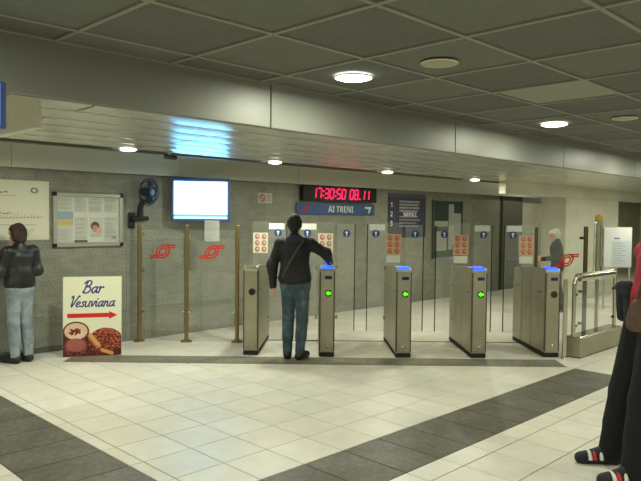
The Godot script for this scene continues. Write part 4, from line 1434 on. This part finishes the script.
	blob(st, [[Vector3(-0.03, 0.03, -0.09), Vector3(-0.03, 0.03, 0.11), 0.055, 0.055], [Vector3(-0.03, 0.09, -0.085), Vector3(-0.03, 0.09, 0.105), 0.052, 0.052], [Vector3(-0.03, 0.15, -0.075), Vector3(-0.03, 0.15, 0.095), 0.042, 0.042]], 0.012, 0.04)
	obj("pouch", st.commit(), cloth([rgb(62, 44, 34), rgb(80, 58, 46), rgb(98, 74, 60)], 79, 0.6), bg)
	st = mb()
	tube(st, [Vector3(-0.03, 0.15, -0.09), Vector3(-0.01, 0.3, -0.04), Vector3(0.0, 0.33, 0.0), Vector3(-0.01, 0.3, 0.05), Vector3(-0.03, 0.15, 0.09)], 0.01, 8)
	obj("strap", st.commit(), flat(rgb(58, 40, 32), 0.6), bg)
	# dark coat over the far forearm
	var ct := thing("folded_coat", "dark coat draped over the arm of the person in red", "coat", W(2.28, 1.15, 4.76), PI / 2)
	st = mb()
	blob(st, [[Vector3(0.0, 0.12, -0.1), Vector3(0.0, 0.12, 0.1), 0.045, 0.045], [Vector3(-0.05, 0.1, -0.08), Vector3(-0.06, -0.12, -0.06), 0.035, 0.04], [Vector3(-0.05, 0.1, 0.06), Vector3(-0.06, -0.14, 0.06), 0.035, 0.042], [Vector3(0.05, 0.1, -0.08), Vector3(0.06, -0.1, -0.06), 0.035, 0.04], [Vector3(0.05, 0.1, 0.06), Vector3(0.06, -0.12, 0.06), 0.035, 0.042]], 0.012, 0.04)
	obj("cloth", st.commit(), cloth([rgb(24, 30, 34), rgb(33, 40, 44), rgb(44, 52, 56)], 81), ct)
	# man beyond the turnstiles
	t = thing("person", "distant person in dark jacket and pale cap behind the last turnstile", "person", W(4.5, 0, 12.5), 1.25)
	figure(t, {
		"pelvis": Vector3(0, 0.95, 0), "neck": Vector3(0, 1.48, -0.03), "head": Vector3(0.0, 1.62, -0.07),
		"d_look": Vector3(0.0, -0.3, -1), "d_head": Vector3(0.0, 1, -0.15),
		"hipL": Vector3(-0.09, 0.9, 0), "kneeL": Vector3(-0.09, 0.49, -0.05), "ankL": Vector3(-0.1, 0.1, -0.03), "toeL": Vector3(-0.11, 0.035, -0.24),
		"hipR": Vector3(0.09, 0.9, 0), "kneeR": Vector3(0.09, 0.49, 0.02), "ankR": Vector3(0.1, 0.1, 0.12), "toeR": Vector3(0.11, 0.035, -0.08),
		"shL": Vector3(-0.2, 1.41, 0.0), "elL": Vector3(-0.26, 1.16, -0.05), "wrL": Vector3(-0.2, 1.12, -0.3), "d_handL": Vector3(0.1, 0.1, -1), "d_palmL": Vector3(1, 0, 0),
		"shR": Vector3(0.2, 1.41, 0.0), "elR": Vector3(0.26, 1.15, 0.02), "wrR": Vector3(0.26, 0.93, -0.1), "d_handR": Vector3(0, -1, -0.2), "d_palmR": Vector3(-1, 0, 0)},
		{"skin": skin, "hair": flat(rgb(216, 214, 204), 0.8), "hair_name": "cap", "jacket": cloth([rgb(30, 34, 38), rgb(40, 45, 49), rgb(54, 58, 62)], 80), "trousers": flat(rgb(46, 48, 52), 0.9), "shoes": M.black}, 0.9)
